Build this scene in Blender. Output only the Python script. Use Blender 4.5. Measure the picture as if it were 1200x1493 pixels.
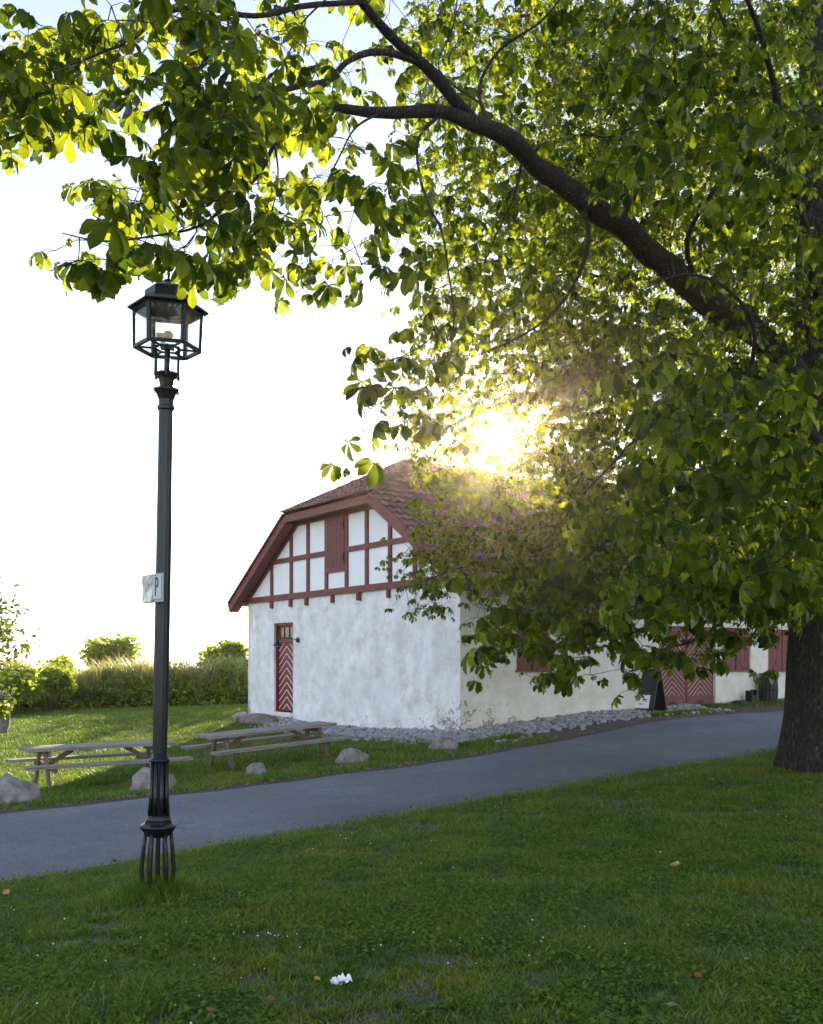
import bpy, bmesh, math, random
import numpy as np
from mathutils import Vector, Matrix, noise, Euler
R = math.radians
rng = np.random.default_rng(7)
random.seed(7)
for o in list(bpy.data.objects): bpy.data.objects.remove(o)
sc = bpy.context.scene
COL = sc.collection

# ---------------------------------------------------------------- camera, sky, sun, exposure
EYE = 1.68            # eye height above the foot of the street lamp
F = 1400.0            # focal length in photo pixels (photo is 1200 wide)
HZ = 963.0            # horizon row of the photo
cam = bpy.data.objects.new('camera', bpy.data.cameras.new('camera'))
COL.objects.link(cam); sc.camera = cam
cam.location = (0, 0, EYE); cam.rotation_euler = (R(90), 0, 0)
cam.data.sensor_fit = 'HORIZONTAL'; cam.data.sensor_width = 36; cam.data.lens = 42
cam.data.shift_y = (HZ - 746.5) / 1200
cam.data.clip_start = 0.05; cam.data.clip_end = 30000

SUN_EL, SUN_AZ = R(13.0), math.atan((722 - 600) / F)
w = bpy.data.worlds.new('World'); sc.world = w; w.use_nodes = True
nt = w.node_tree
bg = nt.nodes['Background']
sky = nt.nodes.new('ShaderNodeTexSky'); sky.sky_type = 'NISHITA'; sky.sun_disc = False
sky.sun_elevation = SUN_EL; sky.sun_rotation = SUN_AZ
sky.air_density = 1.0; sky.dust_density = 0.05; sky.ozone_density = 1.2
hsv = nt.nodes.new('ShaderNodeHueSaturation'); hsv.inputs['Saturation'].default_value = .58; nt.links.new(sky.outputs[0], hsv.inputs['Color'])
wb = nt.nodes.new('ShaderNodeMix'); wb.data_type = 'RGBA'; wb.blend_type = 'MULTIPLY'; wb.inputs[0].default_value = 1; wb.inputs[7].default_value = (.99, .98, 1.07, 1)
nt.links.new(hsv.outputs[0], wb.inputs[6]); # sky colour graded by hand: dimmed ahead of the camera, brightened behind it
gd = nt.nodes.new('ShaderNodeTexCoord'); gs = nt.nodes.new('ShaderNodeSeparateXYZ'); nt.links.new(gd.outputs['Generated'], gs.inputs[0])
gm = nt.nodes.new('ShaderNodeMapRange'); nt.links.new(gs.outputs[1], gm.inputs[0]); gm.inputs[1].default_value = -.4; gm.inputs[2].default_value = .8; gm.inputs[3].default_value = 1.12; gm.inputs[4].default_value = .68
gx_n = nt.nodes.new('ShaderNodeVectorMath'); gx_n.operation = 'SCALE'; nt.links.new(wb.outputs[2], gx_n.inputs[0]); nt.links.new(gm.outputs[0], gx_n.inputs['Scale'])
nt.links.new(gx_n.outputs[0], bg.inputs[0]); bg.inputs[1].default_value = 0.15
sun = bpy.data.lights.new('sun', 'SUN'); sun.energy = 5.0; sun.angle = R(0.5); sun.color = (1.0, 0.83, 0.60)
so = bpy.data.objects.new('sun', sun); COL.objects.link(so)
sdir = Vector((math.sin(SUN_AZ) * math.cos(SUN_EL), math.cos(SUN_AZ) * math.cos(SUN_EL), math.sin(SUN_EL)))
so.rotation_euler = sdir.to_track_quat('Z', 'Y').to_euler(); so.location = (0, 0, 20)
sc.view_settings.view_transform = 'Standard'; sc.view_settings.look = 'None'
sc.view_settings.exposure = 1.66; sc.view_settings.gamma = 1
sc.cycles.max_bounces = 8; sc.cycles.transmission_bounces = 6; sc.cycles.diffuse_bounces = 4
sc.cycles.transparent_max_bounces = 8
sc.cycles.use_denoising = True
try: sc.cycles.denoiser = 'OPENIMAGEDENOISE'
except Exception: pass

# ---------------------------------------------------------------- helpers
def P(px, py, d):
    return Vector(((px - 600) / F * d, d, EYE + (HZ - py) / F * d))

def tag(o, label=None, cat=None, group=None, kind=None):
    if label: o['label'] = label
    if cat: o['category'] = cat
    if group: o['group'] = group
    if kind: o['kind'] = kind
    return o

def empty(name, loc=(0, 0, 0), rz=0.0, ry=0.0):
    o = bpy.data.objects.new(name, None); COL.objects.link(o)
    o.location = loc; o.rotation_euler = (0, ry, rz); o.empty_display_size = .2
    return o

def link_mesh(name, me, mat=None, parent=None, smooth=False):
    if mat is not None: me.materials.append(mat)
    if smooth: me.polygons.foreach_set('use_smooth', [True] * len(me.polygons))
    o = bpy.data.objects.new(name, me); COL.objects.link(o)
    if parent is not None: o.parent = parent
    return o

def quads(name, V, Q, mat=None, parent=None, uv=None, smooth=False):
    """numpy verts (N,3), quads (M,4); uv per vertex (N,2)"""
    V = np.asarray(V, dtype=np.float32); Q = np.asarray(Q, dtype=np.int32)
    me = bpy.data.meshes.new(name)
    me.vertices.add(len(V)); me.vertices.foreach_set('co', V.ravel())
    me.loops.add(Q.size); me.loops.foreach_set('vertex_index', Q.ravel())
    me.polygons.add(len(Q))
    me.polygons.foreach_set('loop_start', np.arange(0, Q.size, Q.shape[1], dtype=np.int32))
    if uv is not None:
        l = me.uv_layers.new(name='UVMap')
        l.data.foreach_set('uv', np.asarray(uv, dtype=np.float32)[Q.ravel()].ravel())
    me.update(calc_edges=True)
    return link_mesh(name, me, mat, parent, smooth)

class MB:
    """collects shapes into one mesh"""
    def __init__(s): s.v = []; s.f = []
    def add(s, vs, fs):
        n = len(s.v); s.v += [tuple(v) for v in vs]; s.f += [tuple(i + n for i in f) for f in fs]; return s
    def box(s, c, size, rot=None, bev=0):
        cx, cy, cz = c; x, y, z = [k / 2 for k in size]
        vs = [Vector((sx * x, sy * y, sz * z)) for sx in (-1, 1) for sy in (-1, 1) for sz in (-1, 1)]
        if rot is not None: vs = [rot @ v for v in vs]
        vs = [v + Vector(c) for v in vs]
        return s.add(vs, [(0, 1, 3, 2), (4, 6, 7, 5), (0, 4, 5, 1), (2, 3, 7, 6), (0, 2, 6, 4), (1, 5, 7, 3)])
    def beam(s, a, b, wd, ht, up=(0, 0, 1)):
        a = Vector(a); b = Vector(b); d = (b - a); L = d.length; d.normalize()
        up = Vector(up); sd = d.cross(up)
        if sd.length < 1e-4: sd = d.cross(Vector((1, 0, 0)))
        sd.normalize(); u2 = sd.cross(d).normalized()
        vs = []
        for p in (a, b):
            for i, j in ((-1, -1), (1, -1), (1, 1), (-1, 1)): vs.append(p + sd * (i * wd / 2) + u2 * (j * ht / 2))
        return s.add(vs, [(3, 2, 1, 0), (4, 5, 6, 7), (0, 1, 5, 4), (1, 2, 6, 5), (2, 3, 7, 6), (3, 0, 4, 7)])
    def tube(s, pts, rad, n=6, caps=True):
        pts = [Vector(p) for p in pts]; m = len(pts)
        if not hasattr(rad, '__len__'): rad = [rad] * m
        t0 = (pts[1] - pts[0]).normalized(); ref = Vector((0, 0, 1)) if abs(t0.z) < .9 else Vector((1, 0, 0))
        vs = []
        for i, p in enumerate(pts):
            t = (pts[min(i + 1, m - 1)] - pts[max(i - 1, 0)]).normalized()
            a = t.cross(ref)
            if a.length < 1e-3: a = t.cross(Vector((0, 1, 0)))
            a.normalize(); b = t.cross(a).normalized()
            for k in range(n):
                th = 2 * math.pi * k / n
                vs.append(p + (a * math.cos(th) + b * math.sin(th)) * rad[i])
        fs = [(i * n + k, i * n + (k + 1) % n, (i + 1) * n + (k + 1) % n, (i + 1) * n + k) for i in range(m - 1) for k in range(n)]
        if caps: fs += [tuple(range(n))[::-1], tuple((m - 1) * n + k for k in range(n))]
        return s.add(vs, fs)
    def lathe(s, prof, n=16, c=(0, 0, 0), rot0=0.0, caps=True):
        vs = []
        for r, z in prof:
            for k in range(n):
                th = 2 * math.pi * k / n + rot0
                vs.append((c[0] + r * math.cos(th), c[1] + r * math.sin(th), c[2] + z))
        m = len(prof)
        fs = [(i * n + k, i * n + (k + 1) % n, (i + 1) * n + (k + 1) % n, (i + 1) * n + k) for i in range(m - 1) for k in range(n)]
        if caps: fs += [tuple(range(n))[::-1], tuple((m - 1) * n + k for k in range(n))]
        return s.add(vs, fs)
    def build(s, name, mat, parent=None, smooth=False, bevel=0):
        me = bpy.data.meshes.new(name); me.from_pydata([tuple(v) for v in s.v], [], s.f); me.update()
        o = link_mesh(name, me, mat, parent, smooth)
        if bevel:
            b = o.modifiers.new('bevel', 'BEVEL'); b.width = bevel; b.segments = 2; b.limit_method = 'ANGLE'
        return o

def dup_tree(o, parent=None):
    c = o.copy(); COL.objects.link(c)
    if parent is not None: c.parent = parent
    for ch in [x for x in list(COL.objects) if x.parent == o]: dup_tree(ch, c)
    return c

# value noise
_perm = rng.random((256, 256))
def vnoise(x, y):
    xi = np.floor(x).astype(int); yi = np.floor(y).astype(int); fx = x - xi; fy = y - yi
    fx = fx * fx * (3 - 2 * fx); fy = fy * fy * (3 - 2 * fy)
    g = lambda a, b: _perm[a % 256, b % 256]
    return (g(xi, yi) * (1 - fx) + g(xi + 1, yi) * fx) * (1 - fy) + (g(xi, yi + 1) * (1 - fx) + g(xi + 1, yi + 1) * fx) * fy
def fbm(x, y, sc_=1.0, oc=3):
    r = 0; a = 1; t = 0
    for k in range(oc):
        r = r + a * vnoise(x * sc_ + 17.3 * k, y * sc_ + 9.1 * k); t += a; a *= .5; sc_ *= 2.1
    return r / t

# ---------------------------------------------------------------- materials
def new_mat(name):
    m = bpy.data.materials.new(name); m.use_nodes = True
    n = m.node_tree.nodes; l = m.node_tree.links
    return m, n, l, n['Principled BSDF']

def tex_noise(n, l, scale, detail=4, rough=.55, coord='Object', dist=0.0, vec=None):
    if vec is None:
        tc = n.new('ShaderNodeTexCoord'); vec = tc.outputs[coord]
    t = n.new('ShaderNodeTexNoise'); t.inputs['Scale'].default_value = scale; t.inputs['Detail'].default_value = detail
    t.inputs['Roughness'].default_value = rough; t.inputs['Distortion'].default_value = dist
    l.new(vec, t.inputs['Vector']); return t

def ramp(n, l, src, stops):
    r = n.new('ShaderNodeValToRGB'); cr = r.color_ramp
    while len(cr.elements) < len(stops): cr.elements.new(.5)
    for e, (p, c) in zip(cr.elements, stops):
        e.position = p; e.color = (*c, 1) if len(c) == 3 else c
    l.new(src, r.inputs[0]); return r

def mixc(n, l, fac, a, b, mode='MIX'):
    m = n.new('ShaderNodeMix'); m.data_type = 'RGBA'; m.blend_type = mode
    for sock, v in ((m.inputs[0], fac), (m.inputs[6], a), (m.inputs[7], b)):
        if hasattr(v, 'is_linked') or hasattr(v, 'links'): l.new(v, sock)
        elif hasattr(v, '__len__'): sock.default_value = (*v, 1)
        else: sock.default_value = v
    return m.outputs[2]

def bump(n, l, src, bs, strength=.3, dist=.01):
    b = n.new('ShaderNodeBump'); b.inputs['Strength'].default_value = strength; b.inputs['Distance'].default_value = dist
    l.new(src, b.inputs['Height']); l.new(b.outputs[0], bs.inputs['Normal']); return b

def simple(name, c1, c2, rough=.6, scale=8, bstr=.3, bdist=.004, metal=0.0, stretch=None, spec=.5, detail=5, coord='Object'):
    m, n, l, bs = new_mat(name)
    vec = None
    if stretch:
        tc = n.new('ShaderNodeTexCoord'); mp = n.new('ShaderNodeMapping'); mp.inputs['Scale'].default_value = stretch
        l.new(tc.outputs[coord], mp.inputs[0]); vec = mp.outputs[0]
    t = tex_noise(n, l, scale, detail, .6, vec=vec, coord=coord)
    r = ramp(n, l, t.outputs['Fac'], [(.3, c1), (.7, c2)])
    l.new(r.outputs[0], bs.inputs['Base Color']); bs.inputs['Roughness'].default_value = rough
    bs.inputs['Metallic'].default_value = metal; bs.inputs['Specular IOR Level'].default_value = spec
    t2 = tex_noise(n, l, scale * 4, 5, .65, vec=vec, coord=coord)
    bump(n, l, t2.outputs['Fac'], bs, bstr, bdist)
    return m

M = {}
M['iron'] = simple('painted_cast_iron', (.003, .005, .006), (.009, .012, .014), .34, 9, .35, .002, 0, spec=.35)
M['red_paint'] = simple('oxide_red_paint', (.105, .026, .022), (.20, .055, .045), .62, 5, .3, .004, stretch=(1, 1, 3))
M['red_board'] = simple('oxide_red_boards', (.115, .028, .022), (.18, .048, .036), .62, 6, .4, .004, stretch=(4, 4, .7))
M['door_red'] = simple('door_red', (.13, .012, .015), (.20, .022, .024), .5, 7, .25, .003)
M['white_paint'] = simple('white_trim_paint', (.62, .58, .54), (.78, .74, .70), .6, 12)
M['bead_tan'] = simple('worn_bead_paint', (.40, .30, .24), (.60, .50, .42), .7, 14)
M['bag'] = simple('grey_bag', (.07, .08, .09), (.14, .15, .16), .4, 14, .5, .01)
M['wood_grey'] = simple('weathered_wood', (.12, .10, .08), (.30, .27, .24), .8, 7, .6, .004, stretch=(.35, 5, 5), detail=8)
M['wood_leg'] = simple('weathered_wood_legs', (.10, .07, .045), (.22, .16, .11), .8, 8, .6, .004, stretch=(3, 3, 1))
M['black_paint'] = simple('black_board', (.012, .013, .014), (.022, .024, .026), .55, 6)
M['paper'] = simple('paper_sheet', (.70, .71, .72), (.78, .79, .80), .7, 4, .1, .001)
M['step_stone'] = simple('step_stone', (.08, .07, .06), (.22, .20, .18), .85, 6, .8, .02)
M['boulder'] = simple('granite_boulder', (.10, .09, .08), (.30, .275, .26), .85, 7, .9, .02, detail=8)
M['rubble'] = simple('rubble_stone', (.12, .12, .12), (.38, .38, .385), .85, 5, .5, .008)
M['sign_white'] = simple('sign_white', (.36, .40, .42), (.46, .50, .52), .45, 5, .05, .001)
M['sign_grey'] = simple('sign_grey', (.20, .22, .23), (.3, .32, .33), .4, 20, .2, .002, .6)
M['sign_black'] = simple('sign_lettering', (.01, .01, .012), (.015, .015, .018), .5, 4, .05, .001)
M['bulb'] = simple('frosted_bulb', (.68, .50, .32), (.8, .62, .42), .4, 6, .05, .001)
M['holder'] = simple('lamp_holder', (.6, .62, .62), (.7, .7, .7), .5, 6, .05, .001)
M['bark_twig'] = simple('twig_bark', (.030, .022, .014), (.07, .052, .035), .9, 30, .5, .004)

m, n, l, bs = new_mat('sign_foil'); M['sign_foil'] = m
t = tex_noise(n, l, 9, 3); bs.inputs['Metallic'].default_value = .85; bs.inputs['Roughness'].default_value = .22
r = ramp(n, l, t.outputs['Fac'], [(.35, (.12, .14, .12)), (.65, (.38, .42, .42))]); l.new(r.outputs[0], bs.inputs[0])
bump(n, l, t.outputs['Fac'], bs, .5, .01)

# bark
def bark(name, c1, c2, s):
    m, n, l, bs = new_mat(name)
    tc = n.new('ShaderNodeTexCoord'); mp = n.new('ShaderNodeMapping'); mp.inputs['Scale'].default_value = (1, 1, .28)
    l.new(tc.outputs['Object'], mp.inputs[0])
    v = n.new('ShaderNodeTexVoronoi'); v.feature = 'DISTANCE_TO_EDGE'; v.inputs['Scale'].default_value = s
    tn = tex_noise(n, l, s * .8, 4, .6, vec=mp.outputs[0])
    mx = n.new('ShaderNodeVectorMath'); mx.operation = 'MULTIPLY_ADD'; l.new(tn.outputs['Color'], mx.inputs[0]); mx.inputs[1].default_value = (.4, .4, .4)
    l.new(mp.outputs[0], mx.inputs[2]); l.new(mx.outputs[0], v.inputs['Vector'])
    t2 = tex_noise(n, l, s * 3, 6, .7, vec=mp.outputs[0])
    r = ramp(n, l, v.outputs['Distance'], [(.0, c1), (.22, c2)])
    big = tex_noise(n, l, 2.0, 3)
    lich = ramp(n, l, big.outputs['Fac'], [(.5, (0, 0, 0)), (.66, (1, 1, 1))])
    sp = ramp(n, l, t2.outputs['Fac'], [(.55, (0, 0, 0)), (.62, (1, 1, 1))])
    f = n.new('ShaderNodeMath'); f.operation = 'MULTIPLY'; l.new(lich.outputs[0], f.inputs[0]); l.new(sp.outputs[0], f.inputs[1])
    l.new(mixc(n, l, f.outputs[0], r.outputs[0], (.19, .20, .15)), bs.inputs['Base Color'])
    ad = n.new('ShaderNodeMath'); ad.operation = 'MULTIPLY_ADD'; l.new(t2.outputs['Fac'], ad.inputs[0]); ad.inputs[1].default_value = .25
    cl = ramp(n, l, v.outputs['Distance'], [(0, (0, 0, 0)), (.25, (1, 1, 1))]); l.new(cl.outputs[0], ad.inputs[2])
    bump(n, l, ad.outputs[0], bs, 1.0, .035); bs.inputs['Roughness'].default_value = .92
    return m
M['bark'] = bark('chestnut_bark', (.010, .008, .006), (.050, .040, .030), 13)
M['bark_limb'] = bark('limb_bark', (.014, .010, .007), (.060, .046, .034), 18)

# leaf materials: thin translucent
def leaf_mat(name, c_lo, c_hi, t_lo, t_hi, trans=.55, veins=True, gloss=.12, patchy=None):
    m, n, l, bs = new_mat(name); n.remove(bs); out = n['Material Output']
    g = n.new('ShaderNodeNewGeometry')
    rr = g.outputs['Random Per Island']
    c = ramp(n, l, rr, [(0, c_lo), (1, c_hi)]).outputs[0]
    tcol = ramp(n, l, rr, [(0, t_lo), (1, t_hi)]).outputs[0]
    nrm = None
    if patchy:
        pn = tex_noise(n, l, patchy, 5, .65); pr = ramp(n, l, pn.outputs['Fac'], [(.35, (.55, .72, .6)), (.5, (1, 1, 1)), (.66, (1.5, 1.12, .8))])
        c = mixc(n, l, 1.0, c, pr.outputs[0], 'MULTIPLY'); tcol = mixc(n, l, 1.0, tcol, pr.outputs[0], 'MULTIPLY')
    if veins:
        uv = n.new('ShaderNodeUVMap'); sp = n.new('ShaderNodeSeparateXYZ'); l.new(uv.outputs[0], sp.inputs[0])
        ab = n.new('ShaderNodeMath'); ab.operation = 'ABSOLUTE'; l.new(sp.outputs[0], ab.inputs[0])
        ma = n.new('ShaderNodeMath'); ma.operation = 'MULTIPLY_ADD'; l.new(ab.outputs[0], ma.inputs[0]); ma.inputs[1].default_value = -.9
        l.new(sp.outputs[1], ma.inputs[2])
        mu = n.new('ShaderNodeMath'); mu.operation = 'MULTIPLY'; l.new(ma.outputs[0], mu.inputs[0]); mu.inputs[1].default_value = 60
        sn = n.new('ShaderNodeMath'); sn.operation = 'SINE'; l.new(mu.outputs[0], sn.inputs[0])
        vm = ramp(n, l, sn.outputs[0], [(.72, (0, 0, 0)), (1.0, (1, 1, 1))])
        mid = ramp(n, l, ab.outputs[0], [(0, (1, 1, 1)), (.035, (0, 0, 0))])
        mxm = n.new('ShaderNodeMath'); mxm.operation = 'MAXIMUM'; l.new(vm.outputs[0], mxm.inputs[0]); l.new(mid.outputs[0], mxm.inputs[1])
        sm = n.new('ShaderNodeMath'); sm.operation = 'MULTIPLY'; l.new(mxm.outputs[0], sm.inputs[0]); sm.inputs[1].default_value = .38
        tcol = mixc(n, l, sm.outputs[0], tcol, (.12, .16, .015))
        bp = n.new('ShaderNodeBump'); bp.inputs['Strength'].default_value = .5; bp.inputs['Distance'].default_value = .004
        l.new(sn.outputs[0], bp.inputs['Height']); nrm = bp.outputs[0]
    d = n.new('ShaderNodeBsdfDiffuse'); l.new(c, d.inputs[0])
    t = n.new('ShaderNodeBsdfTranslucent'); l.new(tcol, t.inputs[0])
    ms = n.new('ShaderNodeMixShader'); ms.inputs[0].default_value = trans; l.new(d.outputs[0], ms.inputs[1]); l.new(t.outputs[0], ms.inputs[2])
    gl = n.new('ShaderNodeBsdfGlossy'); gl.inputs['Roughness'].default_value = .42; gl.inputs[0].default_value = (.9, .95, 1, 1)
    fr = n.new('ShaderNodeFresnel'); fr.inputs[0].default_value = 1.38
    fm = n.new('ShaderNodeMath'); fm.operation = 'MULTIPLY'; l.new(fr.outputs[0], fm.inputs[0]); fm.inputs[1].default_value = gloss * 5
    m2 = n.new('ShaderNodeMixShader'); l.new(fm.outputs[0], m2.inputs[0]); l.new(ms.outputs[0], m2.inputs[1]); l.new(gl.outputs[0], m2.inputs[2])
    if nrm is not None:
        for s in (d, gl): l.new(nrm, s.inputs['Normal'])
    l.new(m2.outputs[0], out.inputs[0]); return m
M['leaf'] = leaf_mat('chestnut_leaf', (.008, .022, .004), (.022, .045, .007), (.05, .12, .003), (.60, .68, .02), .52, gloss=.02)
M['leaf_small'] = leaf_mat('small_leaf', (.03, .055, .012), (.06, .09, .02), (.10, .15, .015), (.2, .25, .03), .5, veins=False, gloss=.06)
M['hedge_leaf'] = leaf_mat('hedge_leaf', (.05, .09, .012), (.14, .18, .03), (.26, .40, .02), (.60, .68, .07), .55, veins=False, gloss=.03)
M['tall_grass'] = leaf_mat('tall_grass', (.12, .13, .05), (.26, .24, .11), (.42, .42, .10), (.66, .6, .2), .5, veins=False, gloss=.04)
M['grass'] = leaf_mat('grass_blade', (.020, .060, .006), (.18, .235, .035), (.09, .22, .012), (.34, .46, .05), .42, veins=False, gloss=.012, patchy=1.6)
M['clover_leaf'] = leaf_mat('clover_leaf', (.06, .12, .016), (.12, .19, .028), (.12, .24, .03), (.2, .32, .04), .35, veins=False, gloss=.02)
M['clover_flower'] = simple('clover_flower', (.55, .55, .50), (.75, .75, .70), .8, 30)
M['leaf_yellow'] = leaf_mat('yellow_leaf', (.45, .26, .05), (.55, .36, .10), (.6, .4, .05), (.7, .5, .1), .3)
M['leaf_brown'] = leaf_mat('brown_leaf', (.22, .075, .025), (.3, .12, .04), (.3, .12, .02), (.35, .15, .03), .2)
M['litter'] = simple('litter', (.07, .045, .025), (.30, .20, .12), .9, 3)
M['leaf_pale'] = leaf_mat('pale_leaf', (.5, .45, .3), (.6, .55, .4), (.5, .45, .3), (.6, .5, .35), .2)

# plaster
def plaster(name, c1, c2, c3, peel_mode):
    m, n, l, bs = new_mat(name)
    tc = n.new('ShaderNodeTexCoord'); sp = n.new('ShaderNodeSeparateXYZ'); l.new(tc.outputs['Object'], sp.inputs[0])
    a = tex_noise(n, l, .8, 6, .6); b = tex_noise(n, l, 2.1, 9, .72, dist=.15); c = tex_noise(n, l, 14, 6, .7)
    r1 = ramp(n, l, a.outputs['Fac'], [(.35, c1), (.65, c2)])
    r2 = ramp(n, l, b.outputs['Fac'], [(.40, (0, 0, 0)), (.64, (1, 1, 1))])
    col = mixc(n, l, r2.outputs[0], r1.outputs[0], c3)
    # peeled dark scars, gathered low down and toward the corner
    d = tex_noise(n, l, 5.5, 10, .75, dist=1.2)
    low = n.new('ShaderNodeMapRange'); l.new(sp.outputs[2], low.inputs[0]); low.inputs[1].default_value = 0; low.inputs[2].default_value = 1.1; low.inputs[3].default_value = .13; low.inputs[4].default_value = 0
    cor = n.new('ShaderNodeMapRange'); l.new(sp.outputs[1 if peel_mode == 'gable' else 0], cor.inputs[0]); cor.inputs[1].default_value = 0; cor.inputs[2].default_value = 2.2; cor.inputs[3].default_value = .115; cor.inputs[4].default_value = 0
    ad = n.new('ShaderNodeMath'); ad.operation = 'ADD'; l.new(low.outputs[0], ad.inputs[0]); l.new(cor.outputs[0], ad.inputs[1])
    ad2 = n.new('ShaderNodeMath'); ad2.operation = 'ADD'; l.new(ad.outputs[0], ad2.inputs[0]); l.new(d.outputs['Fac'], ad2.inputs[1])
    pm = ramp(n, l, ad2.outputs[0], [(.715, (0, 0, 0)), (.76, (1, 1, 1))])
    pf = n.new('ShaderNodeMath'); pf.operation = 'MULTIPLY'; l.new(pm.outputs[0], pf.inputs[0]); pf.inputs[1].default_value = .85
    col = mixc(n, l, pf.outputs[0], col, (.24, .22, .20))
    l.new(col, bs.inputs['Base Color']); bs.inputs['Roughness'].default_value = .9; bs.inputs['Specular IOR Level'].default_value = .2
    hs = n.new('ShaderNodeMath'); hs.operation = 'MULTIPLY_ADD'; l.new(pm.outputs[0], hs.inputs[0]); hs.inputs[1].default_value = -.6; l.new(b.outputs['Fac'], hs.inputs[2])
    h2 = n.new('ShaderNodeMath'); h2.operation = 'MULTIPLY_ADD'; l.new(c.outputs['Fac'], h2.inputs[0]); h2.inputs[1].default_value = .25; l.new(hs.outputs[0], h2.inputs[2])
    bump(n, l, h2.outputs[0], bs, .8, .04)
    return m
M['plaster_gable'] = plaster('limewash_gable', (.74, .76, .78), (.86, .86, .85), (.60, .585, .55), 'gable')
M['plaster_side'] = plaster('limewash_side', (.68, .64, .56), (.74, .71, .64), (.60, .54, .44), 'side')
M['infill'] = simple('infill_plaster', (.78, .79, .80), (.85, .86, .86), .9, 2, .3, .01)

# roof tiles: colour per tile
m, n, l, bs = new_mat('clay_tiles'); M['tiles'] = m
g = n.new('ShaderNodeNewGeometry'); r = ramp(n, l, g.outputs['Random Per Island'], [(0, (.10, .052, .04)), (.5, (.16, .074, .055)), (1, (.23, .11, .08))])
t = tex_noise(n, l, 6, 6, .7); f = ramp(n, l, t.outputs['Fac'], [(.45, (0, 0, 0)), (.75, (.7, .7, .7))])
l.new(mixc(n, l, f.outputs[0], r.outputs[0], (.15, .13, .11)), bs.inputs[0]); bs.inputs['Roughness'].default_value = .75
bump(n, l, t.outputs['Fac'], bs, .3, .01)

# asphalt
m, n, l, bs = new_mat('asphalt'); M['asphalt'] = m
a = tex_noise(n, l, .5, 5, .6); b = tex_noise(n, l, 60, 3, .8); c_ = tex_noise(n, l, 5, 5, .7)
r = ramp(n, l, a.outputs['Fac'], [(.35, (.066, .077, .090)), (.65, (.112, .124, .142))])
sp2 = ramp(n, l, b.outputs['Fac'], [(.3, (.35, .35, .35)), (.5, (1, 1, 1)), (.7, (2.3, 2.3, 2.3))])
col = mixc(n, l, 1.0, r.outputs[0], sp2.outputs[0], 'MULTIPLY')
r3 = ramp(n, l, c_.outputs['Fac'], [(.35, (.85, .85, .85)), (.7, (1.1, 1.1, 1.1))])
col = mixc(n, l, 1.0, col, r3.outputs[0], 'MULTIPLY')
vo = n.new('ShaderNodeTexVoronoi'); vo.feature = 'DISTANCE_TO_EDGE'; vo.inputs['Scale'].default_value = .42
tc2 = n.new('ShaderNodeTexCoord'); wv = n.new('ShaderNodeVectorMath'); wv.operation = 'MULTIPLY_ADD'; l.new(c_.outputs['Color'], wv.inputs[0]); wv.inputs[1].default_value = (.7, .7, .7); l.new(tc2.outputs['Object'], wv.inputs[2]); l.new(wv.outputs[0], vo.inputs['Vector'])
cr_ = ramp(n, l, vo.outputs['Distance'], [(0, (.45, .45, .45)), (.012, (1, 1, 1))]); gate = ramp(n, l, a.outputs['Fac'], [(.50, (0, 0, 0)), (.58, (1, 1, 1))])
cc = mixc(n, l, gate.outputs[0], (1, 1, 1), cr_.outputs[0]); col = mixc(n, l, 1.0, col, cc, 'MULTIPLY')
l.new(col, bs.inputs[0]); bs.inputs['Roughness'].default_value = .78; bump(n, l, b.outputs['Fac'], bs, .8, .008)

# ground (grass base, soil by attribute)
m, n, l, bs = new_mat('ground_turf'); M['ground'] = m
at = n.new('ShaderNodeAttribute'); at.attribute_name = 'soil'
a = tex_noise(n, l, 1.3, 6, .65); b = tex_noise(n, l, 30, 6, .7)
gr = ramp(n, l, b.outputs['Fac'], [(.3, (.030, .038, .014)), (.7, (.085, .095, .035))])
so_ = ramp(n, l, b.outputs['Fac'], [(.3, (.030, .024, .018)), (.55, (.075, .062, .05)), (.75, (.17, .145, .12))])
ad = n.new('ShaderNodeMath'); ad.operation = 'MULTIPLY_ADD'; l.new(a.outputs['Fac'], ad.inputs[0]); ad.inputs[1].default_value = .5; l.new(at.outputs['Fac'], ad.inputs[2])
ad3 = n.new('ShaderNodeMath'); ad3.operation = 'MULTIPLY_ADD'; l.new(b.outputs['Fac'], ad3.inputs[0]); ad3.inputs[1].default_value = .3; l.new(ad.outputs[0], ad3.inputs[2])
fm = ramp(n, l, ad3.outputs[0], [(.68, (0, 0, 0)), (.95, (1, 1, 1))])
l.new(mixc(n, l, fm.outputs[0], gr.outputs[0], so_.outputs[0]), bs.inputs[0]); bs.inputs['Roughness'].default_value = .95
bump(n, l, b.outputs['Fac'], bs, .8, .02)

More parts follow.
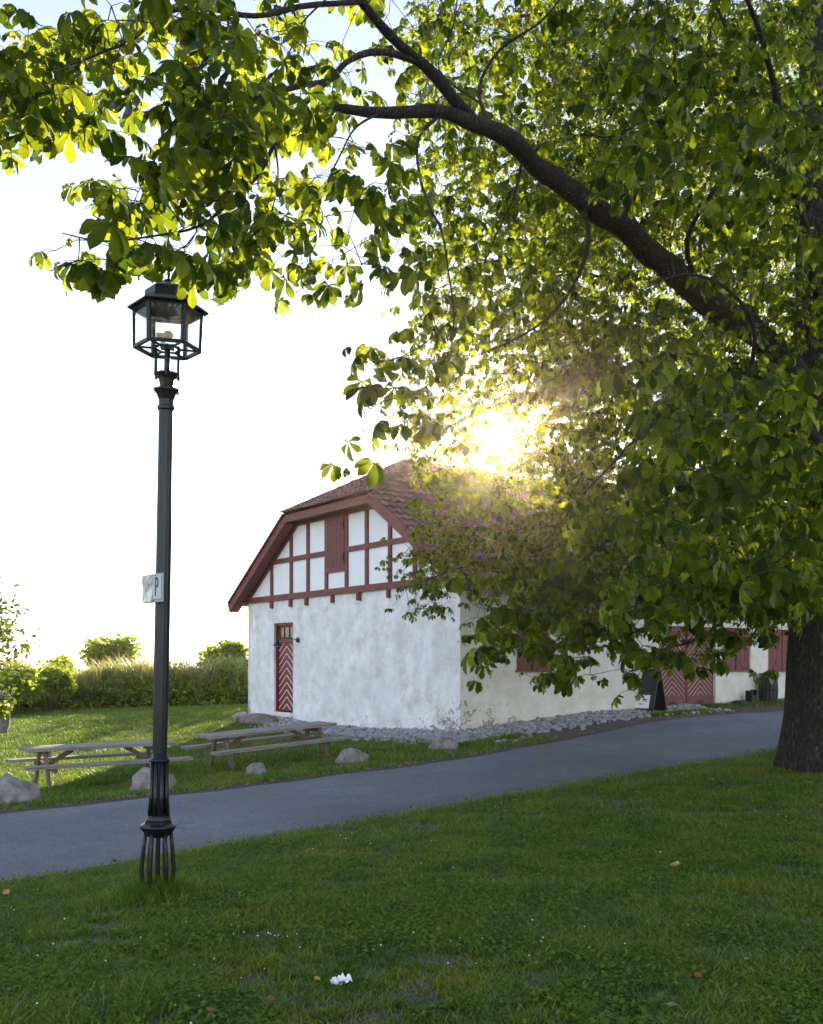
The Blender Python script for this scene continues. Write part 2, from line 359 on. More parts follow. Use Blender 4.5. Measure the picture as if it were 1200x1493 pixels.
# glass
def glass(name, dirt):
    m, n, l, bs = new_mat(name); n.remove(bs); out = n['Material Output']
    tr = n.new('ShaderNodeBsdfTransparent'); tr.inputs[0].default_value = (.93, .95, .95, 1)
    gl = n.new('ShaderNodeBsdfGlossy'); gl.inputs['Roughness'].default_value = .03
    lw = n.new('ShaderNodeLayerWeight'); fr = n.new('ShaderNodeMath'); fr.operation = 'POWER'; l.new(lw.outputs['Facing'], fr.inputs[0]); fr.inputs[1].default_value = 4.0
    f5 = n.new('ShaderNodeMath'); f5.operation = 'MULTIPLY_ADD'; l.new(fr.outputs[0], f5.inputs[0]); f5.inputs[1].default_value = .7; f5.inputs[2].default_value = .05
    m1 = n.new('ShaderNodeMixShader'); l.new(f5.outputs[0], m1.inputs[0]); l.new(tr.outputs[0], m1.inputs[1]); l.new(gl.outputs[0], m1.inputs[2])
    tl = n.new('ShaderNodeBsdfTranslucent'); tl.inputs[0].default_value = (.6, .57, .5, 1)
    df = n.new('ShaderNodeBsdfDiffuse'); df.inputs[0].default_value = (.45, .43, .4, 1)
    md = n.new('ShaderNodeMixShader'); md.inputs[0].default_value = .6; l.new(df.outputs[0], md.inputs[1]); l.new(tl.outputs[0], md.inputs[2])
    t = tex_noise(n, l, 22, 8, .75); f = ramp(n, l, t.outputs['Fac'], [(.38, (0, 0, 0)), (.75, (dirt, dirt, dirt))])
    m2 = n.new('ShaderNodeMixShader'); l.new(f.outputs[0], m2.inputs[0]); l.new(m1.outputs[0], m2.inputs[1]); l.new(md.outputs[0], m2.inputs[2])
    l.new(m2.outputs[0], out.inputs[0]); return m
M['glass'] = glass('lantern_glass', .16)
m, n, l, bs = new_mat('window_glass'); M['window'] = m
t = tex_noise(n, l, 9, 3); r = ramp(n, l, t.outputs['Fac'], [(.4, (.05, .055, .03)), (.6, (.16, .13, .06))]); l.new(r.outputs[0], bs.inputs[0]); bs.inputs['Roughness'].default_value = .08
# sea and hills
m, n, l, bs = new_mat('sea_water'); M['sea'] = m; bs.inputs[0].default_value = (.10, .14, .17, 1); bs.inputs['Roughness'].default_value = .25
t = tex_noise(n, l, .05, 4); bump(n, l, t.outputs['Fac'], bs, .5, 3)
M['hills'] = simple('far_hills', (.26, .31, .37), (.32, .37, .42), .95, .002, .1, 1)

# ---------------------------------------------------------------- terrain
ctrl = [  # photo px, py, distance: where the ground is seen
 (229, 1305, 6.92), (600, 1493, 4.3), (1200, 1493, 4.25), (0, 1493, 4.45), (600, 1350, 6.0), (1000, 1250, 7.8), (1200, 1300, 6.6), (0, 1360, 6.4),
 (0, 1288, 8.3), (229, 1248, 9.2), (500, 1200, 10.6), (800, 1148, 12.9), (1140, 1090, 16.3),
 (0, 1185, 12.3), (229, 1160, 13.6), (500, 1127, 15.6), (700, 1100, 17.5), (975, 1047, 20.95), (1140, 1035, 23.8),
 (1205, 1120, 13.4), (160, 1150, 15.5), (340, 1121, 17.7), (671, 1077, 20.5), (367, 1047, 28.4), (480, 1067, 24.6), (920, 1044, 23.7), (1042, 1031, 25.7), (1140, 1024, 27.5),
 (100, 1033, 35.5), (330, 1027, 39.0), (0, 1100, 20.8), (20, 1062, 26)]
cx = np.array([[ (a - 600) / F * d, d, EYE + (HZ - b) / F * d] for a, b, d in ctrl])
anch = np.array([(0, -6, .05), (-9, -2, -.1), (9, -2, .2), (-14, 9, -.3), (-22, 22, -.35), (14, 8, .45), (19, 20, .6), (14, 30, .62), (24, 36, .7), (4, 40, .3), (-22, 42, -.1), (-12, 50, -.2), (10, 55, .2), (30, 55, .5)])
CP = np.vstack([cx, anch])
def _U(r2): return np.where(r2 > 1e-9, r2 * np.log(np.maximum(r2, 1e-9)), 0)
def _tps(CP, lam=.4):
    n_ = len(CP); d2 = ((CP[:, None, :2] - CP[None, :, :2]) ** 2).sum(-1)
    K = _U(d2) + lam * np.eye(n_); Pm = np.hstack([np.ones((n_, 1)), CP[:, :2]])
    A = np.vstack([np.hstack([K, Pm]), np.hstack([Pm.T, np.zeros((3, 3))])])
    return np.linalg.solve(A, np.concatenate([CP[:, 2], np.zeros(3)]))
WT = _tps(CP)
def zg(x, y):
    x = np.atleast_1d(np.asarray(x, float)); y = np.atleast_1d(np.asarray(y, float))
    shp = x.shape; xf = x.ravel(); yf = y.ravel(); out = np.zeros(len(xf))
    cxx = np.clip(xf, -30, 34); cyy = np.clip(yf, -10, 58)
    for i in range(0, len(xf), 40000):
        a = cxx[i:i + 40000]; b = cyy[i:i + 40000]
        d2 = (a[:, None] - CP[None, :, 0]) ** 2 + (b[:, None] - CP[None, :, 1]) ** 2
        out[i:i + 40000] = _U(d2) @ WT[:len(CP)] + WT[-3] + WT[-2] * a + WT[-1] * b
    out += .03 * (fbm(xf, yf, .8, 3) - .5)
    # falls away to the shore beyond the hedge on the left
    fall = np.clip((yf - 48) / 90, 0, 1) * np.clip((20 - xf) / 30, 0, 1); fall = fall * fall * (3 - 2 * fall)
    out = out * (1 - fall) + (-14) * fall
    return out.reshape(shp)
def gz(x, y): return float(zg([x], [y])[0])
def G(px, py, d0=10.0):
    """point where the sight line of a photo pixel meets the ground"""
    lo, hi = 2.0, 60.0
    kx = (px - 600) / F; kz = (HZ - py) / F
    ds = np.linspace(3.5, 60, 1200); zz = zg(kx * ds, ds) - (EYE + kz * ds)
    i = np.argmax(zz > 0); d = ds[i]
    return Vector((kx * d, d, gz(kx * d, d)))

near_edge = [(-14, .2), (-8.5, 4.5)] + [((a - 600) / F * d, d) for a, b, d in ctrl[8:13]] + [(10.5, 19.6), (20, 26.5), (40, 40)]
far_edge = [(-18, 4.0), (-11, 8.0)] + [((a - 600) / F * d, d) for a, b, d in ctrl[13:19]] + [(14.0, 27.6), (22, 32.5), (42, 46)]
def resample(pl, n_):
    p = np.array(pl, float); s = np.concatenate([[0], np.cumsum(np.hypot(*np.diff(p, axis=0).T))]); t = np.linspace(0, s[-1], n_)
    xy = np.stack([np.interp(t, s, p[:, 0]), np.interp(t, s, p[:, 1])], 1)
    k = np.ones(9) / 9; pad = np.vstack([np.repeat(xy[:1], 4, 0), xy, np.repeat(xy[-1:], 4, 0)])
    return np.stack([np.convolve(pad[:, i], k, 'valid') for i in (0, 1)], 1)
NE = resample(near_edge, 240); FE = resample(far_edge, 240)
nn = (fbm(NE[:, 0], NE[:, 1], 1.6, 3) - .5) * .22; NE[:, 0] += nn * .6; NE[:, 1] -= nn * .8
nn = (fbm(FE[:, 0] + 50, FE[:, 1], 1.6, 3) - .5) * .3; FE[:, 0] += nn * .6; FE[:, 1] -= nn * .8
def side(x, y, pl):
    """signed distance to polyline (positive = beyond it, away from camera)"""
    x = np.asarray(x, float).ravel(); y = np.asarray(y, float).ravel(); out = np.empty(len(x))
    a = pl[:-1]; b = pl[1:]; ab = b - a; L2 = (ab ** 2).sum(1)
    for i in range(0, len(x), 20000):
        p = np.stack([x[i:i + 20000], y[i:i + 20000]], 1)[:, None, :]
        t = np.clip(((p - a) * ab).sum(-1) / L2, 0, 1); q = a + ab * t[..., None]; dd = np.hypot(*(np.moveaxis(p - q, -1, 0)))
        j = dd.argmin(1); k = np.arange(len(j)); v = (p[:, 0, :] - a[j]); cr = ab[j, 0] * v[:, 1] - ab[j, 1] * v[:, 0]
        out[i:i + 20000] = dd[k, j] * np.sign(cr)
    return out
_side_exact = side; _SG = {}
def side(x, y, pl):
    x = np.asarray(x, float).ravel(); y = np.asarray(y, float).ravel()
    if id(pl) not in _SG:
        gx_ = np.arange(-20, 24.01, .1); gy_ = np.arange(-2, 46.01, .1); A_, B_ = np.meshgrid(gx_, gy_, indexing='ij')
        _SG[id(pl)] = _side_exact(A_, B_, pl).reshape(A_.shape)
    g_ = _SG[id(pl)]; ins = (x > -19.9) & (x < 23.8) & (y > -1.9) & (y < 45.8)
    fx = np.clip((x + 20) / .1, 0, g_.shape[0] - 1.01); fy = np.clip((y + 2) / .1, 0, g_.shape[1] - 1.01); i = fx.astype(int); j = fy.astype(int); fx = fx - i; fy = fy - j
    o_ = (g_[i, j] * (1 - fx) + g_[i + 1, j] * fx) * (1 - fy) + (g_[i, j + 1] * (1 - fx) + g_[i + 1, j + 1] * fx) * fy
    if (~ins).any(): o_[~ins] = _side_exact(x[~ins], y[~ins], pl)
    return o_
def road_d(x, y):
    """distance outside the road (negative inside)"""
    return np.maximum(-side(x, y, NE), side(x, y, FE))

def patch(x, y):
    """bare soil patches of the lawn 0..1"""
    return np.clip((fbm(x * .9 + 31, y * 1.15 + 7, 1.3, 4) - .535) * 7, 0, 1) * np.clip((fbm(x * 3 + 3, y * 3, 2.2, 3) - .33) * 4, 0, 1)
BC = np.array([1.04, 20.5]); BU = np.array([-.592, .806]); BV = np.array([.806, .592])
BU = BU / np.linalg.norm(BU); BV = np.array([BU[1], -BU[0]])
BW = 9.81; BL = 22.0; BASE = EYE - 1.61
def bloc(x, y):
    p = np.stack([np.asarray(x, float).ravel() - BC[0], np.asarray(y, float).ravel() - BC[1]], 1); return p @ BV, p @ BU

gx = np.unique(np.concatenate([np.arange(-14, 16.01, .2), np.arange(-40, 45, 1.5), np.linspace(-400, 400, 41), np.array([-3600, -1500, 1500, 3600])]))
gy = np.unique(np.concatenate([np.arange(2, 31, .2), np.arange(-12, 62, 1.0), np.linspace(-60, 400, 30), np.array([-800, 1500, 3600])]))
X, Y = np.meshgrid(gx, gy, indexing='ij'); Z = zg(X, Y)
rd = road_d(X, Y).reshape(X.shape)
Z = Z - .035 * np.clip(1 - (rd + .0) / .12, 0, 1) * (rd < .12)
Vt = np.stack([X.ravel(), Y.ravel(), Z.ravel()], 1)
ni, nj = X.shape; I = np.arange(ni * nj).reshape(ni, nj)
Qt = np.stack([I[:-1, :-1], I[1:, :-1], I[1:, 1:], I[:-1, 1:]], -1).reshape(-1, 4)
ground = quads('ground', Vt, Qt, M['ground'], smooth=True); tag(ground, kind='structure')
soil = patch(X, Y) * .55 + np.clip(1 - np.abs(rd - .12) / .38, 0, 1) * .62
tx, ty = bloc(X, Y); tx = tx.reshape(X.shape); ty = ty.reshape(X.shape)
apron = (tx > 4.6) & (tx < 10.5) & (ty > -2.2) & (ty < .3); soil = np.where(apron, .8, soil)
wallstrip = (tx > -1.0) & (tx < 22) & (ty > -1.1) & (ty < 10.5); soil = np.where(wallstrip, np.maximum(soil, .8), soil); soil = np.where((tx > .4) & (ty < .3) & (rd > -.1) & (ty > -6), 1.0, soil)
at = ground.data.attributes.new('soil', 'FLOAT', 'POINT'); at.data.foreach_set('value', soil.ravel().astype(np.float32))

# road
NC = 15
rv = []; 
for k in range(NC):
    f_ = k / (NC - 1); xy = NE * (1 - f_) + FE * f_
    rv.append(np.column_stack([xy, zg(xy[:, 0], xy[:, 1]) + .012 * (1 - (2 * f_ - 1) ** 6) - (.03 if k in (0, NC - 1) else 0)]))
rv = np.stack(rv, 1); I = np.arange(240 * NC).reshape(240, NC)
road = quads('road', rv.reshape(-1, 3), np.stack([I[:-1, :-1], I[1:, :-1], I[1:, 1:], I[:-1, 1:]], -1).reshape(-1, 4)[:, ::-1], M['asphalt'], smooth=True)
tag(road, kind='structure')

# sea and far hills
sea = quads('sea', [(-3550, 110, -12), (3550, 110, -12), (3550, 3580, -12), (-3550, 3580, -12)], [(0, 1, 2, 3)], M['sea']); tag(sea, kind='structure')
hv = []; hq = []
N_ = 160
for i in range(N_ + 1):
    x = -3400 + 6800 * i / N_
    h = 13.5 + 4 * noise.noise(Vector((x * .002, 3.1, 0))) + 1.5 * noise.noise(Vector((x * .01, 1.1, 0)))
    hv += [(x, 2900, -13), (x, 3050, max(h, -5)), (x, 3400, -13)]
for i in range(N_):
    a = i * 3; hq += [(a, a + 3, a + 4, a + 1), (a + 1, a + 4, a + 5, a + 2)]
hills = quads('hills', hv, hq, M['hills'], smooth=True); tag(hills, kind='structure')

# ---------------------------------------------------------------- building
bang = math.atan2(BV[1], BV[0])
B = empty('stone_barn', (BC[0], BC[1], BASE), bang)
tag(B, 'long white limewashed barn with half-hipped red tile roof and half-timbered red gable', 'barn')
def gab(px, py):
    k = (px - 600) / F; s = (BC[0] - BC[1] * k) / (-BU[0] + BU[1] * k); d = BC[1] + BU[1] * s
    return s, EYE + (HZ - py) / F * d - BASE
def sid(px, py):
    k = (px - 600) / F; t = (BC[1] * k - BC[0]) / (BV[0] - BV[1] * k); d = BC[1] + BV[1] * t
    return t, EYE + (HZ - py) / F * d - BASE
WT_ = 3.30     # wall top
def wall_grid(name, axis, L, z0, z1, holes, mat, depth=.28, out=-1, cell=.12, amp=.022):
    """plastered wall in the building frame; holes = [(a0,a1,z0,z1)]"""
    A = list(np.arange(0, L, cell)) + [L]; Zs = list(np.arange(z0, z1, cell)) + [z1]
    for h in holes: A += [h[0], h[1]]; Zs += [h[2], h[3]]
    A = np.unique(np.round(A, 4)); Zs = np.unique(np.round(Zs, 4))
    vs = []; fs = []; nz = len(Zs)
    for a in A:
        for z in Zs:
            d = amp * (noise.noise(Vector((a * .9, z * .9, L))) + .6 * noise.noise(Vector((a * 2.7, z * 2.7, L + 3))))
            if any(h[0] - .05 < a < h[1] + .05 and h[2] - .05 < z < h[3] + .05 for h in holes) or a <= 0 or a >= L: d *= .15
            batter = .03 * (1 - z / 3.3)
            if a <= 0 or a >= L: d = 0; batter = 0
            p = out * (d + batter)
            vs.append((p, a, z) if axis == 'y' else (a, p, z))
    for i in range(len(A) - 1):
        for j in range(nz - 1):
            am = (A[i] + A[i + 1]) / 2; zm = (Zs[j] + Zs[j + 1]) / 2
            if any(h[0] < am < h[1] and h[2] < zm < h[3] for h in holes): continue
            fs.append((i * nz + j, (i + 1) * nz + j, (i + 1) * nz + j + 1, i * nz + j + 1))
    for h in holes:
        n0 = len(vs)
        for a, z in ((h[0], h[2]), (h[1], h[2]), (h[1], h[3]), (h[0], h[3])):
            for p in (out * .03, depth): vs.append((p, a, z) if axis == 'y' else (a, p, z))
        for k in range(4):
            a0 = n0 + 2 * k; a1 = n0 + 2 * ((k + 1) % 4); fs.append((a0, a1, a1 + 1, a0 + 1))
    me = bpy.data.meshes.new(name); me.from_pydata(vs, [], fs); me.update()
    return link_mesh(name, me, mat, B, True)
ds0, _ = gab(428.5, 908); ds1, _ = gab(401, 908)
_, dz1 = gab(415, 908); _, dz0 = gab(415, 1038)
gw = wall_grid('gable_wall', 'y', BW, -.9, WT_, [(ds0, ds1, dz0, dz1)], M['plaster_gable'], depth=.16)
gt0, _ = sid(960, 1000); gt1, _ = sid(1042, 1000); _, gz0 = sid(1000, 1034)
gz1 = gz0 + 2.15
wins = []
for a, b in ((752, 800), (1053, 1093), (1119, 1162)):
    t0, zb = sid(a, 977); t1, _ = sid(b, 977); wins.append((t0, t1, zb, zb + 1.15))
sw = wall_grid('side_wall', 'x', BL, -.9, WT_, [(gt0, gt1, gz0 - .3, gz1)] + wins, M['plaster_side'], depth=.12, cell=.16)
MB().box((BL + .0, BW / 2, 1.2), (.3, BW, 4.2)).box((BL / 2, BW + .0, 1.2), (BL, .3, 4.2)).build('rear_wall', M['plaster_side'], B)
MB().box((BL / 2, BW / 2 + .4, 1.0), (BL - 1, BW - 1.4, 4)).build('interior_mass', M['black_paint'], B)

SL = .66; OV = .54; KS = 2.84
def zr(s): s = min(s, BW - s); return 3.30 + SL * (s + OV)
ZK = zr(KS); ZR = zr(BW / 2); HX = 2.1
# infill (upper gable)
def inf_top(s): return min(zr(s) - .12, ZK - .1)
vs = []; fs = []; NS = 60
for i in range(NS + 1):
    s = -.02 + (BW + .04) * i / NS
    vs += [(-.005, s, WT_ - .02), (-.005, s, max(inf_top(s), WT_))]
for i in range(NS): fs.append((2 * i, 2 * i + 2, 2 * i + 3, 2 * i + 1))
me = bpy.data.meshes.new('infill'); me.from_pydata(vs, [], fs); me.update(); link_mesh('gable_infill', me, M['infill'], B)
# timbers
fr = MB()
def timber(p0, p1, wd=.13, t=.07, x=-.025): fr.beam((x, *p0), (x, *p1), wd, t, up=(1, 0, 0))
# beam(): wd is across (in wall plane) because up is the wall normal
ZB = WT_ + .07
fr.box((-.03, BW / 2, ZB), (.09, BW + .1, .16))
posts = [gab(px, 800)[0] for px in (397.6, 426, 450.5, 477.4, 506.8, 536.3, 570.2)]
last = posts[-1]; stepw = posts[-2] - posts[-1]
posts += [last - stepw * 1.0, last - 2 * stepw * 1.0]
zmid = gab(440, 815)[1] ; zmr = gab(550, 792)[1]; zmid = (zmid + zmr) / 2
for i, s in enumerate(posts):
    top = inf_top(s) 
    if s < .1 or top < ZB + .2: continue
    fr.box((-.02, s, (ZB + top) / 2 + .04), (.07, .12, top - ZB - .08))
sL = posts[3]; sR = posts[4]
s_lo = (zmid + .12 - 3.30) / SL - OV
for a, b in ((BW - s_lo - .05, sL + .06), (sR - .06, s_lo + .05)):
    fr.box((-.0235, (a + b) / 2, zmid), (.075, abs(a - b) - .01, .125))
_, zs0 = gab(491, 829)
fr.box((-.0235, (sL + sR) / 2, zs0 - .02), (.075, abs(sL - sR) - .125, .14))
fr.box((-.0265, BW / 2, ZK - .19), (.085, BW - 2 * KS + .3, .15))
for sgn in (0, 1):   # rafters under the verge
    a = (-.03, -.2 if sgn == 0 else BW + .2, zr(-.2) - .20); b = (-.03, KS if sgn == 0 else BW - KS, ZK - .20)
    fr.beam(a, b, .14, .08, up=(1, 0, 0))
fr.build('timber_frame', M['red_paint'], B)
pg = MB()
for px in (398, 426, 449, 487, 525, 569): # joist ends under the beam
    s, _ = gab(px, 880); MB().box((-.045, s, WT_ - .115), (.09, .10, .2)).build('joist_end', M['red_paint'], B)
for k in range(2): MB().box((-.045, posts[-1] - .3 - k * .9, WT_ - .115), (.09, .10, .2)).build('joist_end', M['red_paint'], B)
# hay hatch
hs = MB(); zt = ZK - .27; zb = zs0 + .05; hw = abs(sL - sR) - .13; sm_ = (sL + sR) / 2
nb = 5
for k in range(nb): hs.box((-.05, sm_ - hw / 2 + hw * (k + .5) / nb, (zt + zb) / 2), (.04, hw / nb - .008, zt - zb))
hatch = hs.build('loft_shutter', M['red_board'], B)
tag(hatch, 'red boarded loft shutter in the middle of the gable')
for z in (zb + .22, zt - .25):
    MB().box((-.078, sm_, z), (.015, hw - .04, .07)).build('shutter_batten', M['red_paint'], hatch)
    MB().box((-.09, sm_ - hw / 2 + .06, z), (.02, .14, .03)).tube([(-.09, sm_ - hw / 2 + .0, z - .1), (-.09, sm_ - hw / 2 + .0, z + .1)], .014).build('hinge', M['iron'], hatch)
# verge boards
bb = MB()
for sgn in (0, 1):
    f = (lambda s: s) if sgn == 0 else (lambda s: BW - s)
    pts = [(-OV - .02, 0), (.5, 0), (KS, 0)]
    for (a, _), (b, _) in zip(pts[:-1], pts[1:]):
        bb.beam((-.42, f(a), zr(a) - .13), (-.42, f(b), zr(b) - .13), .24, .04, up=(1, 0, 0))
        bb.beam((-.27, f(a), zr(a) - .225), (-.27, f(b), zr(b) - .225), .03, .30, up=(1, 0, 0))
    bb.beam((-.45, f(-OV), zr(-OV) + .01), (-.45, f(KS), ZK + .01), .05, .08, up=(1, 0, 0))
bb.box((-.42, BW / 2, ZK - .11), (.04, BW - 2 * KS - .02, .2)); bb.box((-.24, BW / 2, ZK - .16), (.34, BW - 2 * KS, .03))
bb.build('verge_board', M['red_paint'], B)
# eaves boards on the long side
MB().box((BL / 2, -OV + .03, zr(-OV) - .1), (BL + .8, .04, .18)).box((BL / 2, -OV / 2, zr(-.2) - .21), (BL + .8, OV - .04, .03)).build('eaves_board', M['red_paint'], B)

# roof
def tiles(mb, org, ud, vd, nd, wu, lv, inside, tw=.215, tl=.33):
    org = Vector(org); ud = Vector(ud).normalized(); vd = Vector(vd).normalized(); nd = Vector(nd).normalized()
    nu = int(wu / tw) + 1; nv = int(lv / tl) + 1
    prof = [(0, .0), (.22, .034), (.45, .048), (.7, .012), (1.0, .0)]
    for j in range(nv):
        for i in range(nu):
            u0 = i * tw; v0 = j * tl
            if not inside(u0 + tw / 2, v0 + tl / 2): continue
            ju = random.uniform(-.006, .006); jn = random.uniform(0, .012); jv = random.uniform(-.012, .012)
            vs = []
            for (pu, ph) in prof:
                a = u0 + pu * tw * 1.04 + ju
                vs.append(org + ud * a + vd * (v0 - .035 + jv) + nd * (ph + .055 + jn))
                vs.append(org + ud * a + vd * (v0 + tl) + nd * (ph + .012))
                vs.append(org + ud * a + vd * (v0 - .035 + jv) + nd * (ph + .026 + jn))
            fs = []
            for k in range(4):
                a = k * 3; b = a + 3
                fs += [(a, b, b + 1, a + 1), (a + 2, b + 2, b, a)]
            mb.add(vs, fs)
sl_len = math.hypot(BW / 2 + OV, ZR - zr(-OV)); sn, cs = (ZR - zr(-OV)) / sl_len, (BW / 2 + OV) / sl_len
vk = (KS + OV) / cs
def in_main(u, v):
    x = u - .42
    if v < 0 or v > sl_len: return False
    xmin = -.42 if v < vk else -.42 + (v - vk) / (sl_len - vk) * (HX + .42)
    return x > xmin - .05 and x < BL + .4
rt = MB(); tiles(rt, (-.42, -OV, zr(-OV)), (1, 0, 0), (0, cs, sn), (0, -sn, cs), BL + .8, sl_len, in_main)
hl = math.hypot(HX + .5, ZR - ZK); hc, hs_ = (HX + .5) / hl, (ZR - ZK) / hl
hw0 = BW / 2 - KS
def in_hip(u, v):
    f = 1 - v / hl; return abs(u - hw0 - .1) < (hw0 + .12) * f + .02 and v < hl
tiles(rt, (-.5, KS - .1, ZK + .0), (0, 1, 0), (hc, 0, hs_), (-hs_, 0, hc), 2 * hw0 + .3, hl, in_hip)
tiles(rt, (-.42, BW + OV, zr(-OV)), (1, 0, 0), (0, -cs, sn), (0, sn, cs), BL + .8, sl_len, in_main)
roof = rt.build('roof', M['tiles'], B)
dk = MB()   # deck under the tiles
def poly(pts): dk.add(pts, [tuple(range(len(pts)))])
for f in ((lambda s: s), (lambda s: BW - s)):
    poly([(-.42, f(-OV), zr(-OV)), (BL + .4, f(-OV), zr(-OV)), (BL + .4, f(BW / 2), ZR), (HX, f(BW / 2), ZR), (-.42, f(KS), ZK)])
    poly([(-.42, f(-OV), zr(-OV) - .06), (BL + .4, f(-OV), zr(-OV) - .06), (BL + .4, f(BW / 2), ZR - .06), (HX, f(BW / 2), ZR - .06), (-.42, f(KS), ZK - .06)])
poly([(-.48, KS, ZK), (-.48, BW - KS, ZK), (HX, BW / 2, ZR)]); poly([(BL, 0, 3), (BL, BW, 3), (BL, BW / 2, ZR - .1)])
dk.build('roof_deck', M['red_board'], roof)
rc = MB()
def caps(a, b, r=.1):
    a = Vector(a); b = Vector(b); L = (b - a).length; nseg = int(L / .36); d = (b - a) / nseg
    for i in range(nseg):
        p = a + d * i; rc.tube([p - d * .04, p + d * 1.04], [r * 1.08, r * .95], 8)
caps((HX, BW / 2, ZR + .02), (BL + .4, BW / 2, ZR + .02)); caps((-.42, KS, ZK + .05), (HX, BW / 2, ZR + .03), .085); caps((-.42, BW - KS, ZK + .05), (HX, BW / 2, ZR + .03), .085)
rc.build('ridge_cap', M['tiles'], roof)

# gable door with chevrons
dm = (ds0 + ds1) / 2; dw = ds1 - ds0; _, zt0 = gab(415, 935)
D = MB().box((.11, dm, (dz0 + zt0) / 2), (.05, dw - .1, zt0 - dz0 - .04)).build('door', M['door_red'], B); tag(D, 'red door with white chevron beading')
frm = MB()
for s in (ds0 + .03, ds1 - .03): frm.box((.075, s, (dz0 + dz1) / 2), (.10, .06, dz1 - dz0))
frm.box((.076, dm, dz1 - .035), (.10, dw - .12, .07)); frm.box((.076, dm, zt0), (.11, dw - .12, .07)); frm.build('door_frame', M['door_red'], D)
tw_ = MB().box((.10, dm, (zt0 + dz1) / 2), (.02, dw - .22, dz1 - zt0 - .13)).build('window', M['window'], D)
tb = MB(); hgt = dz1 - zt0 - .1
for z in (zt0 + .065, dz1 - .1): tb.box((.083, dm, z), (.03, dw - .12, .05))
for k in (-.5, -.17, .17, .5): tb.box((.08, dm + k * (dw - .22), (zt0 + dz1) / 2), (.024, .035 if abs(k) > .4 else .02, hgt - .06))
tb.build('glazing_bar', M['red_board'], tw_)
ch = MB(); hwid = dw / 2 - .1; nch = 9; H0 = zt0 - dz0 - .1
for k in range(nch + 1):
    za = dz0 + .22 + H0 * k / nch * .97; drop = .33
    for sg in (-1, 1):
        a = Vector((.08, dm, za)); b = Vector((.08, dm + sg * hwid, za - drop))
        if b.z < dz0 + .06: f_ = (a.z - dz0 - .06) / (a.z - b.z); b = a + (b - a) * max(f_, .05)
        if a.z > zt0 - .06: f_ = (a.z - (zt0 - .06)) / (a.z - b.z); a = a + (b - a) * f_
        if (a.z - b.z) > .03: ch.beam(a, b, .021, .014, up=(1, 0, 0))
ch.build('chevron_beading', M['white_paint'], D)
MB().box((.07, ds0 + .13, dz0 + 1.0), (.03, .04, .18)).tube([(.06, ds0 + .13, dz0 + 1.03), (.01, ds0 + .13, dz0 + 1.03), (.01, ds0 + .24, dz0 + 1.03)], .012).build('handle', M['iron'], D)
MB().box((.03, dm, dz0 - .06), (.3, dw + .06, .12)).build('door_sill', M['white_paint'], D)

# double gate on the long side
gm = (gt0 + gt1) / 2; gwid = gt1 - gt0
for k, sg in enumerate((-1, 1)):
    c = gm + sg * gwid / 4; lw = gwid / 2 - .03
    g = MB().box((c, .07, (gz0 + gz1) / 2), (lw, .05, gz1 - gz0 - .04)).build('gate_leaf', M['red_board'], B)
    tag(g, 'red gate leaf with white chevron beading')
    for zc_, hc_ in ((gz0 + .16, .32), (gz0 + 1.25, .12), (gz1 - .1, .14)): MB().box((c, .035, zc_), (lw, .03, hc_)).build('gate_rail', M['red_paint'], g)
    MB().box((c, .018, gz0 + .17), (.22, .012, .1)).build('vent_slot', M['black_paint'], g)
    cb = MB()
    for z0_, z1_ in ((gz0 + .34, gz0 + 1.18), (gz0 + 1.32, gz1 - .2)):
        for q in range(-4, 9):
            za = z0_ + .12 + q * .135; hwd = lw / 2 - .05
            for s2 in (-1, 1):
                a = Vector((c, .035, za)); b = Vector((c + s2 * hwd, .035, za - .42))
                tA = 0.0; tB = 1.0; dz_ = a.z - b.z
                if a.z > z1_: tA = (a.z - z1_) / dz_
                if b.z < z0_: tB = (a.z - z0_) / dz_
                if tB - tA > .08: cb.beam(a + (b - a) * tA, a + (b - a) * tB, .014, .014, up=(0, 1, 0))
    cb.build('chevron_beading', M['bead_tan'], g)
    MB().box((gm + sg * .06, .01, gz0 + 1.24), (.09, .02, .05)).build('latch', M['iron'], g)
for (t0, t1, z0_, z1_) in wins:
    c = (t0 + t1) / 2; wv = t1 - t0
    for sg in (-1, 1):
        sh = MB()
        for q in range(3): sh.box((c + sg * wv / 4 + (q - 1) * wv / 6.4, .03, (z0_ + z1_) / 2), (wv / 6.4 - .008, .035, z1_ - z0_ - .02))
        s_ = sh.build('window_shutter', M['red_board'], B)
        for zc_ in (z0_ + .16, z1_ - .2): MB().box((c + sg * wv / 4, .005, zc_), (wv / 2 - .03, .02, .06)).build('shutter_batten', M['red_paint'], s_)
    MB().box((c, -.03, z0_ - .02), (wv + .06, .12, .05)).build('window_sill', M['red_paint'], B)

def bw(lx, ly, lz=0):  # building frame -> world
    p = BC + BV * lx + BU * ly; return Vector((p[0], p[1], BASE + lz))
# wall lamp beside the door
s0, z0_ = gab(436, 933); WL = empty('wall_lamp', bw(-.03, s0, z0_), bang)
tag(WL, 'small black gooseneck wall lamp reaching over the red chevron door of the barn', 'wall lamp')
MB().lathe([(.0, 0), (.075, 0), (.07, .03), (.03, .05)], 14).build('wall_plate', M['black_paint'], WL)
WL.children[0].rotation_euler = (0, R(-90), 0)
MB().tube([(-.04, 0, 0), (-.2, .08, .05), (-.34, .2, .06), (-.42, .3, .02), (-.44, .34, -.05)], .013, 8).build('arm', M['black_paint'], WL)
MB().lathe([(.03, .05), (.05, 0), (.13, -.08), (.135, -.1)], 16, (-.44, .34, -.06), caps=False).build('lamp_shade', M['iron'], WL, True)
MB().lathe([(.0, -.13), (.04, -.11), (.045, -.07), (.02, -.03)], 10, (-.44, .34, -.06)).build('bulb', M['holder'], WL, True)

